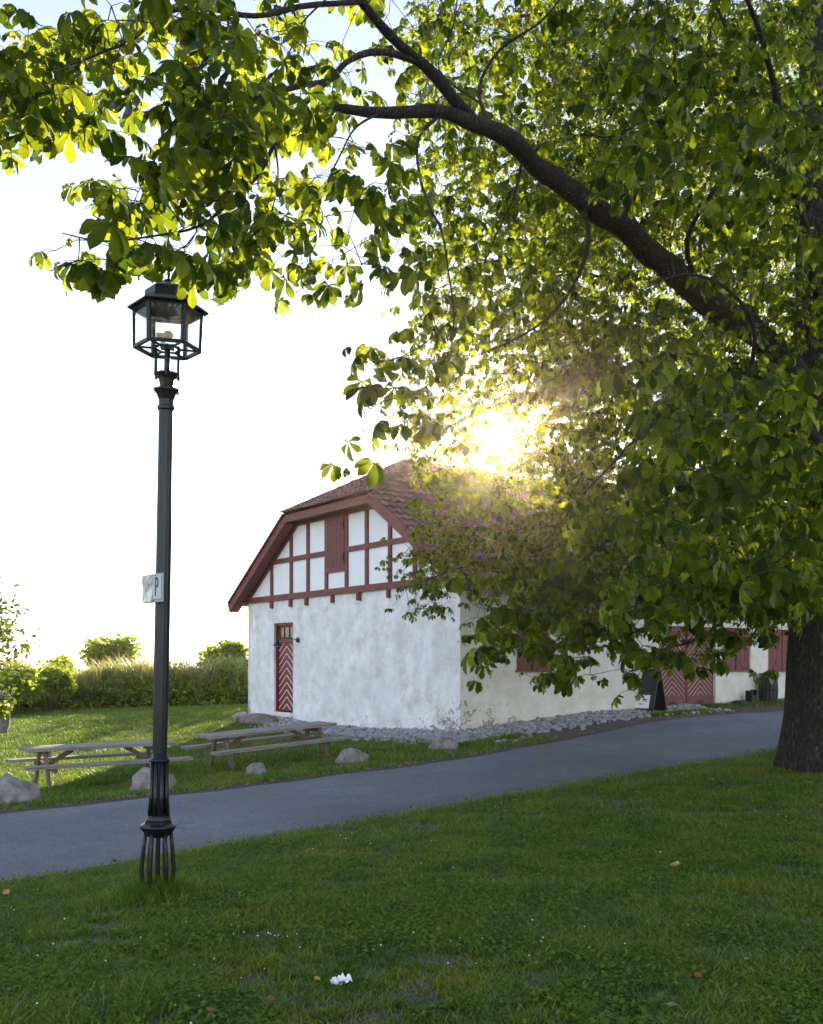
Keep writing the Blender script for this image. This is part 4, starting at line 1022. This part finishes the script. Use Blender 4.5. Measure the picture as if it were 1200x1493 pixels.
GRID = [  # foliage density seen in 50 px cells
"245689999787889999999999",
"999999999647899999999999",
"999899999845899999999999",
"988279999865899999999999",
"100358999965899999999999",
"024689999985799999999999",
"037899999846899999999999",
"057789867886899999999999",
"002613322333799999999999",
"000300000002899999999999",
"000000000156788999999999",
"000000000046777789999999",
"000000000265775678999999",
"000000000142676789899999",
"000000000002688889899999",
"000000000001677899999999",
"000000000004787899999999",
"000000000004625999999999",
"000000000000058999999985",
"000000000000026468984320",
"000000000000000122200000"]
def dens(px, py):
    c = int(px // 50); r_ = int(py // 50)
    if 0 <= c < 24 and 0 <= r_ < len(GRID): return int(GRID[r_][c])
    return 0
shoots = []  # (px,py,d)
def fill(x0, x1, y0, y1, per, dr, f=1.0):
    """per = shoots per full cell"""
    nc = (x1 - x0) * (y1 - y0) / 2500; nsh = int(nc * per)
    for _ in range(nsh):
        px = random.uniform(x0, x1); py = random.uniform(y0, y1)
        # soften the cell edges
        g_ = dens(px + random.uniform(-12, 12), py + random.uniform(-12, 12))
        if random.random() * 9.5 > g_ * f or g_ == 0: continue
        if math.hypot(px - 722, py - 640) < 24: continue
        shoots.append((px, py, random.uniform(*dr)))
fill(0, 330, 0, 500, 3.0, (5.3, 7.0)); fill(0, 150, 40, 210, 2.0, (5.3, 6.4)); fill(330, 470, 0, 480, 2.5, (6.3, 8.4)); fill(470, 610, 0, 230, 2.4, (8.5, 9.6)); fill(470, 610, 230, 480, 2.6, (6.8, 8.8))
fill(470, 640, 490, 690, 2.8, (6.8, 7.8))
fill(600, 850, 0, 460, 2.6, (9.6, 11.4)); fill(850, 1200, 0, 290, 1.9, (9.5, 11.5)); fill(1020, 1200, 290, 400, 1.9, (9.5, 11.5)); fill(850, 1200, 400, 520, 3, (12, 13)); fill(600, 1200, 0, 500, 4.6, (11.8, 13.6)); fill(600, 1200, 0, 640, 5.0, (13.8, 16.6))
fill(560, 900, 440, 760, 2.6, (10, 12.8)); fill(900, 1200, 540, 880, 3.9, (6.8, 9.4)); fill(820, 1200, 440, 900, 4.0, (10, 13)); fill(560, 1200, 500, 900, 5.2, (13.8, 16.8))
fill(550, 780, 700, 900, 4.5, (14.6, 16.2))
fill(660, 1150, 830, 1010, 4.2, (9.2, 11.8)); fill(740, 1120, 830, 970, 3.0, (12.2, 14.6)); fill(760, 1000, 740, 960, 1.8, (8.6, 9.8))
fill(780, 1200, 0, 900, 26, (14.0, 19.5)); fill(1090, 1200, 640, 900, 6, (8.0, 12.2)); fill(690, 900, 800, 985, 4, (9.3, 12.5)); fill(880, 1200, 0, 290, 2.5, (9.5, 12)); fill(1040, 1200, 290, 440, 2.5, (9.5, 12)); fill(930, 1200, 0, 300, 1.6, (7.2, 9.2)); fill(570, 900, 430, 900, 12, (13.5, 17)); fill(590, 880, 640, 880, 10, (13.0, 16)); fill(600, 900, 0, 430, 11, (13.5, 18))
SH = [P(*s) for s in shoots]
# the parts of the crown above and to the right of the frame
cnt = 0
while cnt < 1400:
    v = Vector((random.gauss(0, 1), random.gauss(0, 1), random.gauss(0, 1))).normalized() * random.uniform(.5, 1)
    p = Vector((5.6 + v.x * 8.5, 12.4 + v.y * 6.8, EYE + 6.5 + v.z * 6.5))
    if p.z < EYE + 1.6: continue
    px = 600 + F * p.x / p.y; py = HZ - F * (p.z - EYE) / p.y
    if -10 < px < 1210 and py > -10: continue
    SH.append(p); cnt += 1
NA = np.array([tuple(p) for p in nodes]); SHA = np.array([tuple(p) for p in SH])
dmin = np.array([np.min(((NA - s) ** 2).sum(1)) for s in SHA]); order = np.argsort(dmin)
cap = len(NA) + 5 * len(SHA) + 10; AN = np.zeros((cap, 3)); AN[:len(NA)] = NA; AR = np.zeros(cap); AR[:len(NA)] = nrad; nN = len(NA)
def leaf_ok(p, soft=1.0):
    a = 600 + F * p.x / p.y; b = HZ - F * (p.z - EYE) / p.y
    if p.y < 1 or not (0 <= a < 1200 and 0 <= b < 1493): return True
    if math.hypot(a - 722, b - 640) < 22: return False
    if (192 < a < 305 and 418 < b < 530) or (180 < a < 258 and 385 < b < 440): return False
    g_ = dens(a, b); return random.random() < np.interp(g_, [0, 1, 3, 5, 7], [.02 * soft, .3, .65, .9, 1])
twg = MB(); leafP = []; leafF = []; leafN = []; leafS = []; 
for oi in order:
    s = Vector(SHA[oi]); d2 = ((AN[:nN] - SHA[oi]) ** 2).sum(1); j = int(np.argmin(d2)); a = Vector(AN[j]); L_ = math.sqrt(d2[j])
    if L_ > 3.2: continue
    if not leaf_ok(s, .5): continue
    mid = (a + s) / 2 + Vector((random.gauss(0, .1), random.gauss(0, .1), random.gauss(.04, .08))) * L_
    pts = [a, a.lerp(mid, .55) + Vector((0, 0, .02 * L_)), mid, mid.lerp(s, .55), s]
    r0 = min(max(AR[j] * .6, .0045), .004 + .007 * L_)
    rs = [r0, r0 * .85, r0 * .7, r0 * .6, .0035]
    twg.tube([p - TB for p in pts], rs, 4, caps=False)
    for p, r_ in zip(pts[1:], rs[1:]): AN[nN] = p; AR[nN] = r_; nN += 1
    ax = (s - mid).normalized()
    nl = random.choice((2, 3, 4, 4, 5))
    ph0 = random.uniform(0, 6.28)
    for k in range(nl):
        th = ph0 + k * 2 * math.pi / nl + random.gauss(0, .3)
        hd = Vector((math.cos(th), math.sin(th), 0)) + ax * .5; hd.normalize()
        pet = random.uniform(.10, .24); up = random.uniform(-.15, .35)
        tip = s + hd * pet + Vector((0, 0, up * pet - .02)) 
        if not leaf_ok(tip): continue
        twg.tube([s - TB, s.lerp(tip, .5) + Vector((0, 0, .02)) - TB, tip - TB], [.0028, .0022, .002], 3, caps=False)
        if random.random() < .62: nr = Vector((hd.x * .75 + random.gauss(0, .35), hd.y * .75 + random.gauss(0, .35), .55 + random.gauss(0, .2))); fw = hd + Vector((0, 0, -.8))
        else: nr = Vector((hd.x * .45 + random.gauss(0, .3), hd.y * .45 + random.gauss(0, .3), .85)); fw = hd + Vector((0, 0, -.35))
        fs_ = 1.0 if s.y < 9.4 else max(.68, 1 - .09 * (s.y - 9.4))
        leafP.append(tip); leafF.append(fw); leafN.append(nr); leafS.append(fs_ * (random.uniform(.27, .46) if random.random() < .78 else random.uniform(.13, .26)))
twg.build('twigs', M['bark_twig'], TR)
hi = [leaf_template(k, nlf, 6, dr) for k, (nlf, dr) in enumerate(((7, .9), (7, 1.2), (5, .7), (7, 1.5), (6, 1.0), (5, 1.3), (7, .6), (6, 1.6)))]
lo = [leaf_template(20 + k, nlf, 3, dr) for k, (nlf, dr) in enumerate(((7, .9), (5, 1.2), (7, 1.4), (6, .8), (5, 1.5)))]
LP = np.array([tuple(p) for p in leafP]); LF_ = np.array([tuple(p) for p in leafF]); LN = np.array([tuple(p) for p in leafN]); LS = np.array(leafS)
near = LP[:, 1] < 10.5; TBa = np.array(TB)
open('/tmp/lc','w').write(f'{len(LP)} {near.sum()} {len(SH)}')
crown = batch(hi, LP[near] - TBa, LF_[near], LN[near], LS[near], 'crown', M['leaf'], TR)
crown2 = batch(lo, LP[~near] - TBa, LF_[~near], LN[~near], LS[~near], 'rear_crown', M['leaf'], TR)

# ---------------------------------------------------------------- hedge, shrubs, far trees
def oval(seg=2):
    v = []; uv = []
    for t, w_ in ((0, .03), (.35, .22), (.7, .2), (1, .02)):
        for su in (-1, 1): v.append((t, su * w_, -.15 * t * t)); uv.append((su * w_, t))
    return np.array(v), np.array([(0, 2, 3, 1), (2, 4, 5, 3), (4, 6, 7, 5)]), np.array(uv)
OVAL = [oval()]
def bush(center, radii, n_, size, mat, parent, name='foliage', shell=.55, lumps=6):
    c = np.array(center, float); rad = np.array(radii, float)
    lc = rng.normal(0, 1, (lumps, 3)); lc /= np.linalg.norm(lc, axis=1, keepdims=True); lc *= .55; lr = rng.uniform(.45, .7, lumps)
    k = rng.integers(0, lumps, n_); v = rng.normal(0, 1, (n_, 3)); v /= np.linalg.norm(v, axis=1, keepdims=True)
    rr2 = rng.uniform(shell, 1.05, n_); p = lc[k] + v * (lr[k] * rr2)[:, None]; p[:, 2] = np.maximum(p[:, 2], -1)
    p = p * rad + c
    fw = v + rng.normal(0, .6, (n_, 3)); nr = v * .5 + rng.normal(0, .6, (n_, 3)) + np.array([0, 0, .5])
    return batch(OVAL, p, fw, nr, rng.uniform(.6, 1.3, n_) * size, name, mat, parent)

# far round tree and bushes beyond the hedge
def far_tree(px, pyt, pyb, wpx, d, n_, name, label, cat, ls=.3, trunk=True):
    ct = P(px, (pyt + pyb) / 2, d); h = (pyb - pyt) / F * d / 2; w_ = wpx / F * d / 2
    g0 = gz(ct.x, ct.y); T = empty(name, (ct.x, ct.y, g0)); tag(T, label, cat, 'trees beyond the hedge')
    tr = MB(); top = ct.z - g0
    tr.tube([(0, 0, -.3), (.1, 0, top * .5), (0, .1, top)], [.25, .18, .06], 8)
    for k in range(6):
        th = k * 1.05; tr.tube([(0, 0, top * .55), (math.cos(th) * w_ * .4, math.sin(th) * w_ * .4, top * .9), (math.cos(th) * w_ * .8, math.sin(th) * w_ * .7, top + h * .3)], [.1, .06, .02], 5)
    tr.build('trunk', M['bark_twig'], T)
    bush((0, 0, top), (w_, w_, h * 1.15), n_, ls, M['hedge_leaf'], T, 'crown', .3, 9)
far_tree(162, 926, 985, 84, 62, 5000, 'round_tree', 'round dense green tree beyond the hedge between picnic table and lamp post', 'tree', .34)
far_tree(328, 936, 985, 70, 58, 2600, 'spreading_tree', 'flat-topped loose tree beyond the hedge beside the barn', 'tree', .32)
far_tree(92, 956, 990, 36, 75, 1200, 'small_tree', 'small dark tree far beyond the hedge near the water', 'tree', .34)

HTc = Vector((-4.6, 58, gz(-4.6, 58))); HT = empty('added_shade_tree', HTc); tag(HT, 'broad leafy tree added out of view behind the barn to shade the far lawn', 'tree')  # unseen tree, added to cast shade on the far lawn
MB().tube([(0, 0, -.3), (.1, 0, 3), (0, .1, 6)], [.3, .2, .06], 8).build('trunk', M['bark_twig'], HT)
bush((0, 0, 4.4), (4.4, 3.5, 4.0), 14000, .42, M['hedge_leaf'], HT, 'crown', .2, 12)
# overgrown bank: hedge made of weeds and shrubs along a dry stone wall
hl_ = [(-60, 31), (0, 33), (60, 34.5), (150, 36.5), (250, 38), (330, 39.5), (372, 40.5)]
HP = [((a - 600) / F * d, d) for a, d in hl_]; HPr = resample(HP, 200)
i0 = HPr[100]; HE = empty('hedge', (i0[0], i0[1], gz(*i0))); tag(HE, 'overgrown yellow-green hedge bank behind the lawn running up to the barn', 'hedge')
def prof_h(x, y): return 1.30 + 1.5 * (fbm(x, y, .55, 4) - .45)
n_ = 34000; t = rng.integers(0, 200, n_); bx = HPr[t, 0] + rng.normal(0, .08, n_); off = rng.normal(0, .85, n_); by = HPr[t, 1] + off
hh_ = prof_h(bx, by) * np.clip(1 - (np.abs(off) / 2.3) ** 2, .15, 1) * (1 + .25 * np.clip(off, -1, 1)); zz = rng.random(n_) ** .7 * hh_
pos = np.stack([bx, by, zg(bx, by) + zz], 1) - np.array(HE.location)
fw = rng.normal(0, 1, (n_, 3)); fw[:, 2] += .2; nr = rng.normal(0, .7, (n_, 3)); nr[:, 2] += .7
batch(OVAL, pos, fw, nr, rng.uniform(.09, .26, n_), 'foliage', M['hedge_leaf'], HE)
def blades(x, y, h, wd, lean, segs=2, base=None, tip=.15):
    n_ = len(x); z = zg(x, y) if base is None else base
    th = rng.uniform(0, 2 * np.pi, n_); lx = np.cos(th) * lean * h; ly = np.sin(th) * lean * h; wt = th + rng.normal(np.pi / 2, .6, n_)
    wx = np.cos(wt) * wd / 2; wy = np.sin(wt) * wd / 2; rows = []
    for k in range(segs + 1):
        f_ = k / segs; ww = 1 - (1 - tip) * f_ ** 1.5; cx2 = x + lx * f_ ** 2; cy2 = y + ly * f_ ** 2; cz = z + h * f_ * (1 - .15 * lean * f_)
        rows += [np.stack([cx2 - wx * ww, cy2 - wy * ww, cz], 1), np.stack([cx2 + wx * ww, cy2 + wy * ww, cz], 1)]
    V_ = np.stack(rows, 1); nv = 2 * (segs + 1)
    q = np.array([(2 * k, 2 * k + 1, 2 * k + 3, 2 * k + 2) for k in range(segs)])
    return V_.reshape(-1, 3), (q[None] + (np.arange(n_) * nv)[:, None, None]).reshape(-1, 4)
n_ = 15000; t = rng.integers(0, 200, n_); bx = HPr[t, 0] + rng.normal(0, .1, n_); off = rng.normal(.3, .75, n_); by = HPr[t, 1] + off
cl_ = fbm(bx * 1.0, by, 1.1, 3); k = rng.random(n_) < np.clip((cl_ - .30) * 3.2, .08, 1); bx, by, off, cl_ = bx[k], by[k], off[k], cl_[k]; n_ = len(bx)
b0 = zg(bx, by) + prof_h(bx, by) * rng.uniform(.35, .95, n_)
V_, Q_ = blades(bx, by, rng.uniform(.2, .75, n_) * (.5 + cl_), rng.uniform(.015, .032, n_), .55, 2, b0)
quads('tall_grass', V_ - np.array(HE.location), Q_, M['tall_grass'], HE)
bk = []  # clumps of different plants along the bank
for k in range(26):
    i_ = rng.integers(2, 198); hx, hy = HPr[i_]; g0 = gz(hx, hy); r_ = rng.uniform(.35, .8); z_ = rng.uniform(.3, 1.45); dy = rng.uniform(-1.2, .4)
    bk.append((hx - HE.location.x, hy + dy - HE.location.y, g0 - HE.location.z + z_, r_))
cp = np.vstack([np.array([x_, y_, z_]) + rng.normal(0, .42, (420, 3)) * np.array([r_, r_, r_ * .75]) for x_, y_, z_, r_ in bk])
batch(OVAL, cp, rng.normal(0, 1, cp.shape), rng.normal(0, .6, cp.shape) + [0, 0, .5], rng.uniform(.08, .2, len(cp)), 'clumps', M['hedge_leaf'], HE)
sw_ = empty('stone_wall', (HPr[60][0], HPr[60][1] - 1.2, gz(HPr[60][0], HPr[60][1]))); tag(sw_, 'low dry stone wall half buried in the foot of the hedge bank', 'stone wall')
RV = []; RF = []; n0 = 0
for k in range(5, 195, 2):
    for lay in range(3):
        if random.random() < .35: continue
        add_rubble(HPr[k, 0] + random.uniform(-.1, .1), HPr[k, 1] - 1.0 + .12 * lay, random.uniform(.14, .27), lay * .24)
quads('stones', np.vstack(RV) - np.array(sw_.location), np.vstack(RF), M['boulder'], sw_)
n_ = 9000; t = rng.integers(0, 200, n_); bx = HPr[t, 0] + rng.normal(0, .1, n_); by = HPr[t, 1] - 1.35 - np.abs(rng.normal(0, .22, n_))
fr_ = fbm(bx, by, .7, 3); zz = rng.random(n_) * np.clip((fr_ - .28) * 3.2, .1, 1.3)
pos = np.stack([bx, by, zg(bx, by) + zz], 1) - np.array(HE.location); batch(OVAL, pos, rng.normal(0, 1, (n_, 3)), rng.normal(0, .7, (n_, 3)) + [0, 0, .6], rng.uniform(.08, .2, n_), 'undergrowth', M['leaf_small'], HE)

def shrub(px, py, d, rx, rz, n_, ls, label, name='shrub', mat='hedge_leaf', cat='shrub', grp=None):
    c = P(px, py, d); g0 = gz(c.x, c.y); T = empty(name, (c.x, c.y, g0)); tag(T, label, cat, grp)
    st = MB()
    for k in range(7):
        th = k * .9; st.tube([(0, 0, -.1), (math.cos(th) * rx * .3, math.sin(th) * rx * .3, rz * .7), (math.cos(th) * rx * .6, math.sin(th) * rx * .6, rz * 1.5)], [.03, .02, .006], 5)
    st.build('stems', M['bark_twig'], T); bush((0, 0, max(c.z - g0, rz * .8)), (rx, rx, rz), n_, ls, M[mat], T); return T
shrub(26, 1000, 31, .85, .62, 2400, .15, 'bright green leafy shrub in front of the hedge at the left', grp='shrubs by the hedge')
shrub(75, 1000, 33, .8, .62, 1800, .15, 'dark leafy shrub in the hedge right of the bright green one', grp='shrubs by the hedge')
shrub(-12, 1040, 24, .5, .42, 900, .12, 'low weedy clump at the left edge of the lawn', grp='shrubs by the hedge')
o = link_mesh('stone', rock_mesh(21, 3, .36, .3, .13, .3, -.08), M['boulder'], None, True); p = P(-6, 1015, 24); o.location = p; g0 = gz(p.x, p.y); hh0 = p.z - .07 - g0
o2 = link_mesh('stone_heap', rock_mesh(25, 4, .34, .3, hh0 * .62, .3, -.3), M['boulder'], None, True); o2.location = (p.x - .06, p.y + .05, g0 + hh0 * .42); tag(o2, 'rough stone heap under weeds at the far left edge', 'stone heap')
tag(o, 'flat grey stone lying on the stone heap at the far left edge', 'stone')
# small tree reaching in from the left edge
LTp = P(-88, 1035, 17); LTp.z = gz(LTp.x, LTp.y)
LT = empty('young_tree', LTp); tag(LT, 'small leafy tree whose twigs reach in at the left edge above the hedge', 'tree')
tm_ = MB(); tm_.tube([(0, 0, -.2), (.05, 0, 1.2), (.0, .1, 2.4), (.1, 0, 3.6)], [.09, .07, .05, .015], 8)
tips = []
for k in range(26):
    z = random.uniform(.8, 3.0); th = random.uniform(0, 6.28); L_ = random.uniform(.7, 1.45)
    if k < 9: th = random.uniform(-.7, .7); z = random.uniform(1.6, 2.7); L_ = random.uniform(1.0, 1.5)
    e = Vector((math.cos(th) * L_, math.sin(th) * L_, z + random.uniform(-.1, .7))); tm_.tube([(0, 0, z), (e.x * .5, e.y * .5, (z + e.z) / 2 + .1), e], [.018, .012, .004], 5)
    tips.append(e); tips.append(Vector((e.x * .6, e.y * .6, (z + e.z) / 2 + .08)))
tm_.build('trunk', M['bark_twig'], LT)
pp_ = []; 
for e in tips:
    for q in range(46): pp_.append(tuple(e + Vector((random.gauss(0, .15), random.gauss(0, .15), random.gauss(0, .13)))))
pp_ = np.array(pp_); batch(OVAL, pp_, rng.normal(0, 1, pp_.shape), rng.normal(0, .6, pp_.shape) + [0, 0, .5], rng.uniform(.08, .14, len(pp_)), 'crown', M['leaf_small'], LT)

# ---------------------------------------------------------------- grass
def lawn(n_try, y0, y1, margin, dens_fn, hfn, wfn, segs, far=False):
    y = y0 + (y1 - y0) * rng.random(n_try); x = (rng.random(n_try) - .5) * 2 * (y1 * .46 + margin)
    k = (np.abs(x) < y * .46 + margin) & (rng.random(n_try) < dens_fn(y)); x, y = x[k], y[k]
    rd_ = road_d(x, y); sN = side(x, y, NE)
    k = rd_ > rng.uniform(.0, .34, len(x)); x, y, rd_, sN = x[k], y[k], rd_[k], sN[k]
    if far:
        k = sN > 0; x, y = x[k], y[k]; a, b = bloc(x, y); k = ~((a > -.7) & (b > -.6) & (b < 10.1)) & ~((a > .6) & (b < 0)) & (x < 6); x, y = x[k], y[k]
    else: k = sN < 0; x, y = x[k], y[k]
    if not far: k = rng.random(len(x)) > patch(x, y) * .92; x, y = x[k], y[k]
    cl = fbm(x, y, 2.2, 3)
    h = hfn(len(x)) * (.35 + 1.3 * cl); return blades(x, y, h, wfn(len(x)), rng.uniform(.3, 1.3, len(x)), segs)
V1, Q1 = lawn(2000000, 2.6, 9.0, 2.8, lambda y: np.minimum(1, (5.5 / y) ** 1.2), lambda n_: rng.uniform(.016, .046, n_) * (1 + .8 * (rng.random(n_) > .95)), lambda n_: rng.uniform(.0035, .0085, n_), 2)
V2, Q2 = lawn(800000, 9.0, 21, 1.5, lambda y: np.minimum(1, (9 / y)), lambda n_: rng.uniform(.03, .065, n_), lambda n_: rng.uniform(.006, .011, n_), 1)
print('blades', len(Q1) // 2, len(Q2))
g1 = quads('lawn_grass', np.vstack([V1, V2]), np.vstack([Q1, Q2 + len(V1)]), M['grass']); tag(g1, 'short green lawn grass on the near side of the road', 'grass', kind='stuff')
V3, Q3 = lawn(1400000, 11, 42, 2, lambda y: np.minimum(1, (16 / y) ** 1.0), lambda n_: rng.uniform(.04, .09, n_), lambda n_: rng.uniform(.010, .02, n_), 1, far=True)
g2 = quads('meadow_grass', V3, Q3, M['grass']); tag(g2, 'short grass around the picnic tables beyond the road', 'grass', kind='stuff')
print('far blades', len(Q3))
# broad leaves of clover and plantain
n_ = 170000; y = 3.5 + 9 * rng.random(n_) ** 1.2; x = (rng.random(n_) - .5) * (y * .95 + 2); k = (fbm(x + 5, y, 1.4, 3) + .25 * rng.random(n_) > .56) & (side(x, y, NE) < -.2) & (patch(x, y) < .5); x, y = x[k], y[k]
pos = np.stack([x, y, zg(x, y) + rng.uniform(.012, .04, len(x))], 1)
batch([(np.array([(-.5, -.4, 0), (.4, -.5, .08), (.5, .4, 0), (-.4, .5, .1)]), np.array([(0, 1, 2, 3)]), np.zeros((4, 2)))], pos, rng.normal(0, 1, pos.shape), rng.normal(0, .35, pos.shape) + [0, 0, 1], rng.uniform(.012, .028, len(x)), 'clover', M['clover_leaf'], None)
tag(bpy.data.objects['clover'], 'clover and small broad leaves spread through the lawn', 'clover', kind='stuff')
# clover flowers
fp = MB(); fx = []; cnt = 0
for k in range(620):
    far_ = k % 3 == 0
    if far_: y = random.uniform(12.5, 24); x = random.uniform(-.44 * y, -1)
    else: y = 4 + 10 * random.random() ** 1.3; x = random.uniform(-.46 * y, .46 * y)
    if fbm(np.array([x * 1.0]), np.array([y]), .9, 2)[0] < (.50 if far_ else .56): continue
    if abs(float(road_d([x], [y])[0])) < .3 or float(road_d([x], [y])[0]) < .3: continue
    a, b = bloc([x], [y])
    if a[0] > -.8: 
        if y > 16: continue
    fx.append((x, y))
for x, y in fx:
    z = gz(x, y) + random.uniform(.035, .07); r_ = random.uniform(.003, .0058) * (1 + max(0, y - 8) * .05)
    fp.lathe([(0, -r_), (r_ * .9, -r_ * .3), (r_, r_ * .2), (r_ * .5, r_ * .8), (0, r_)], 6, (x, y, z), caps=False)
o = fp.build('clover_flowers', M['clover_flower'], None, True); tag(o, 'tiny white clover flowers dotted over the grass', 'clover flowers', kind='stuff')
# longer tuft round the lamp foot
n_ = 4200; th = rng.uniform(0, 6.28, n_); rr3 = np.abs(rng.normal(0, .19, n_)) + .03; x = LB.x + np.cos(th) * rr3 * 1.25 - .02; y = LB.y + np.sin(th) * rr3
V_, Q_ = blades(x, y, rng.uniform(.08, .22, n_) * np.exp(-rr3 * 1.6), rng.uniform(.004, .007, n_), rng.uniform(.3, 1.0, n_), 3)
o = quads('grass_tuft', V_, Q_, M['grass']); tag(o, 'longer unmown grass tuft round the foot of the street lamp', 'grass', kind='stuff')
# tuft along verges and at building foot
n_ = 9000; t = rng.integers(40, 150, n_); x = NE[t, 0] + rng.normal(0, .12, n_); y = NE[t, 1] - .22 + rng.normal(0, .1, n_)
k = side(x, y, NE) < -.05; V_, Q_ = blades(x[k], y[k], rng.uniform(.03, .08, k.sum()), rng.uniform(.006, .012, k.sum()), .6, 1)
n_ = 16000; tt = rng.uniform(-1.0, 12, n_); bb_ = -1.15 - np.abs(rng.normal(0, .16, n_)); q = BC[None] + BV[None] * tt[:, None] + BU[None] * bb_[:, None]; kk = (road_d(q[:, 0], q[:, 1]) > .12) & ((tt < .6) | ((tt > 4.6) & (tt < 6.8)))
Vb, Qb = blades(q[kk, 0], q[kk, 1], rng.uniform(.05, .14, kk.sum()), rng.uniform(.01, .018, kk.sum()), .6, 1)
n_ = 5000; tt = rng.uniform(8.1, 14, n_); bb_ = -np.abs(rng.normal(.15, .3, n_)); q = BC[None] + BV[None] * tt[:, None] + BU[None] * bb_[:, None]
Vc, Qc = blades(q[:, 0], q[:, 1], rng.uniform(.06, .16, n_), rng.uniform(.01, .02, n_), .6, 1)
o = quads('verge_grass', np.vstack([V_, Vb, Vc]), np.vstack([Q_, Qb + len(V_), Qc + len(V_) + len(Vb)]), M['grass']); tag(o, 'ragged grass fringe along the road edge and wall foot', 'grass', kind='stuff')

# brown leaf litter and grit along both road edges
n_ = 9000; t = rng.integers(10, 200, n_); e = np.where((rng.random(n_) < .5)[:, None], NE[t], FE[t]); f_ = rng.random(n_)[:, None]
e = e + (np.where((rng.random(n_) < 0)[:, None], 0, rng.normal(0, .13, (n_, 2)))); kk = np.abs(road_d(e[:, 0], e[:, 1])) < .3; e = e[kk]; n_ = len(e)
ps_ = np.stack([e[:, 0], e[:, 1], zg(e[:, 0], e[:, 1]) + rng.uniform(.012, .03, n_)], 1)
o = batch([(np.array([(-.5, -.4, 0), (.4, -.5, .12), (.5, .4, 0), (-.4, .5, .15)]), np.array([(0, 1, 2, 3)]), np.zeros((4, 2)))], ps_, rng.normal(0, 1, ps_.shape), rng.normal(0, .3, ps_.shape) + [0, 0, 1], rng.uniform(.008, .035, n_), 'leaf_litter', M['litter'], None)
tag(o, 'brown crumbled leaf litter and grit along the road edges', 'litter', kind='stuff')
# litter: fallen leaves and paper
def fallen(px, py, size, mat, label, cat='fallen leaf', nl=0, tilt=.5):
    p = G(px, py); tv, tq, tu = leaf_template(70 + int(px) % 9, 5, 6, .9) if nl else (None, None, None)
    if not nl:
        v = []; uv = []
        for t_ in np.linspace(0, 1, 9):
            w_ = .34 * math.sin(math.pi * min(t_ ** .8, .995)) + .005
            for su in (-1, 0, 1): v.append((t_ - .5, su * w_, .25 * (t_ - .5) ** 2 + abs(su) * w_ * .35 + .04 * math.sin(t_ * 9))); uv.append((su * w_, t_))
        tv = np.array(v); tq = np.array([(3 * i + k_, 3 * i + 3 + k_, 3 * i + 4 + k_, 3 * i + 1 + k_) for i in range(8) for k_ in (0, 1)]); tu = np.array(uv)
    o = quads('fallen_leaf', tv * size, tq, M[mat], None, tu, True); o.location = p + Vector((0, 0, .045)); o.rotation_euler = (tilt, .2, (px * 37 % 63) / 10); tag(o, label, cat, 'fallen leaves on the lawn')
fallen(985, 1270, .085, 'leaf_yellow', 'golden yellow fallen leaf standing up in the lawn right of centre', tilt=1.0)
fallen(978, 1482, .08, 'leaf_pale', 'pale curled fallen leaf at the bottom edge of the lawn')
fallen(1018, 1437, .045, 'leaf_brown', 'russet fallen leaf just above the pale curled one')
fallen(395, 1471, .045, 'leaf_brown', 'red-brown fallen leaf left of the white paper scrap')
fallen(305, 1489, .04, 'leaf_brown', 'russet fallen leaf at the bottom edge below the lamp post')
fallen(463, 1442, .035, 'leaf_yellow', 'small orange fallen leaf touching the left of the paper scrap')
fallen(10, 1310, .08, 'leaf_yellow', 'dull yellow fallen leaf near the road edge at the far left')
fallen(1087, 1413, .05, 'leaf_pale', 'small pale fallen leaf up the lawn from the russet one')
p = G(498, 1440); v = []
for i in range(9):
    for j in range(5): v.append(((i - 4) * .014 * (1 - .1 * abs(j - 2)), (j - 2) * .011 * (1.2 - .09 * abs(i - 4)), .05 * noise.noise(Vector((i * .7, j * .8, 2))) + .02 + .012 * random.random()))
o = quads('paper_scrap', v, [(i * 5 + j, (i + 1) * 5 + j, (i + 1) * 5 + j + 1, i * 5 + j + 1) for i in range(8) for j in range(4)], M['paper'], None, None, True)
o.location = p + Vector((0, 0, .02)); o.rotation_euler = (.5, -.1, .1); tag(o, 'crumpled white paper scrap lying in the grass at the bottom centre', 'paper scrap')

# ---------------------------------------------------------------- haze
hzm = bpy.data.materials.new('evening_haze'); hzm.use_nodes = True
n = hzm.node_tree.nodes; l = hzm.node_tree.links; n.remove(n['Principled BSDF'])
pv = n.new('ShaderNodeVolumePrincipled'); pv.inputs['Color'].default_value = (1, .80, .62, 1); pv.inputs['Density'].default_value = .0003; pv.inputs['Anisotropy'].default_value = .93
l.new(pv.outputs[0], n['Material Output'].inputs['Volume'])
hb = MB().box((0, 1400, 2.5), (7400, 4600, 36)).build('haze', hzm); tag(hb, kind='stuff')
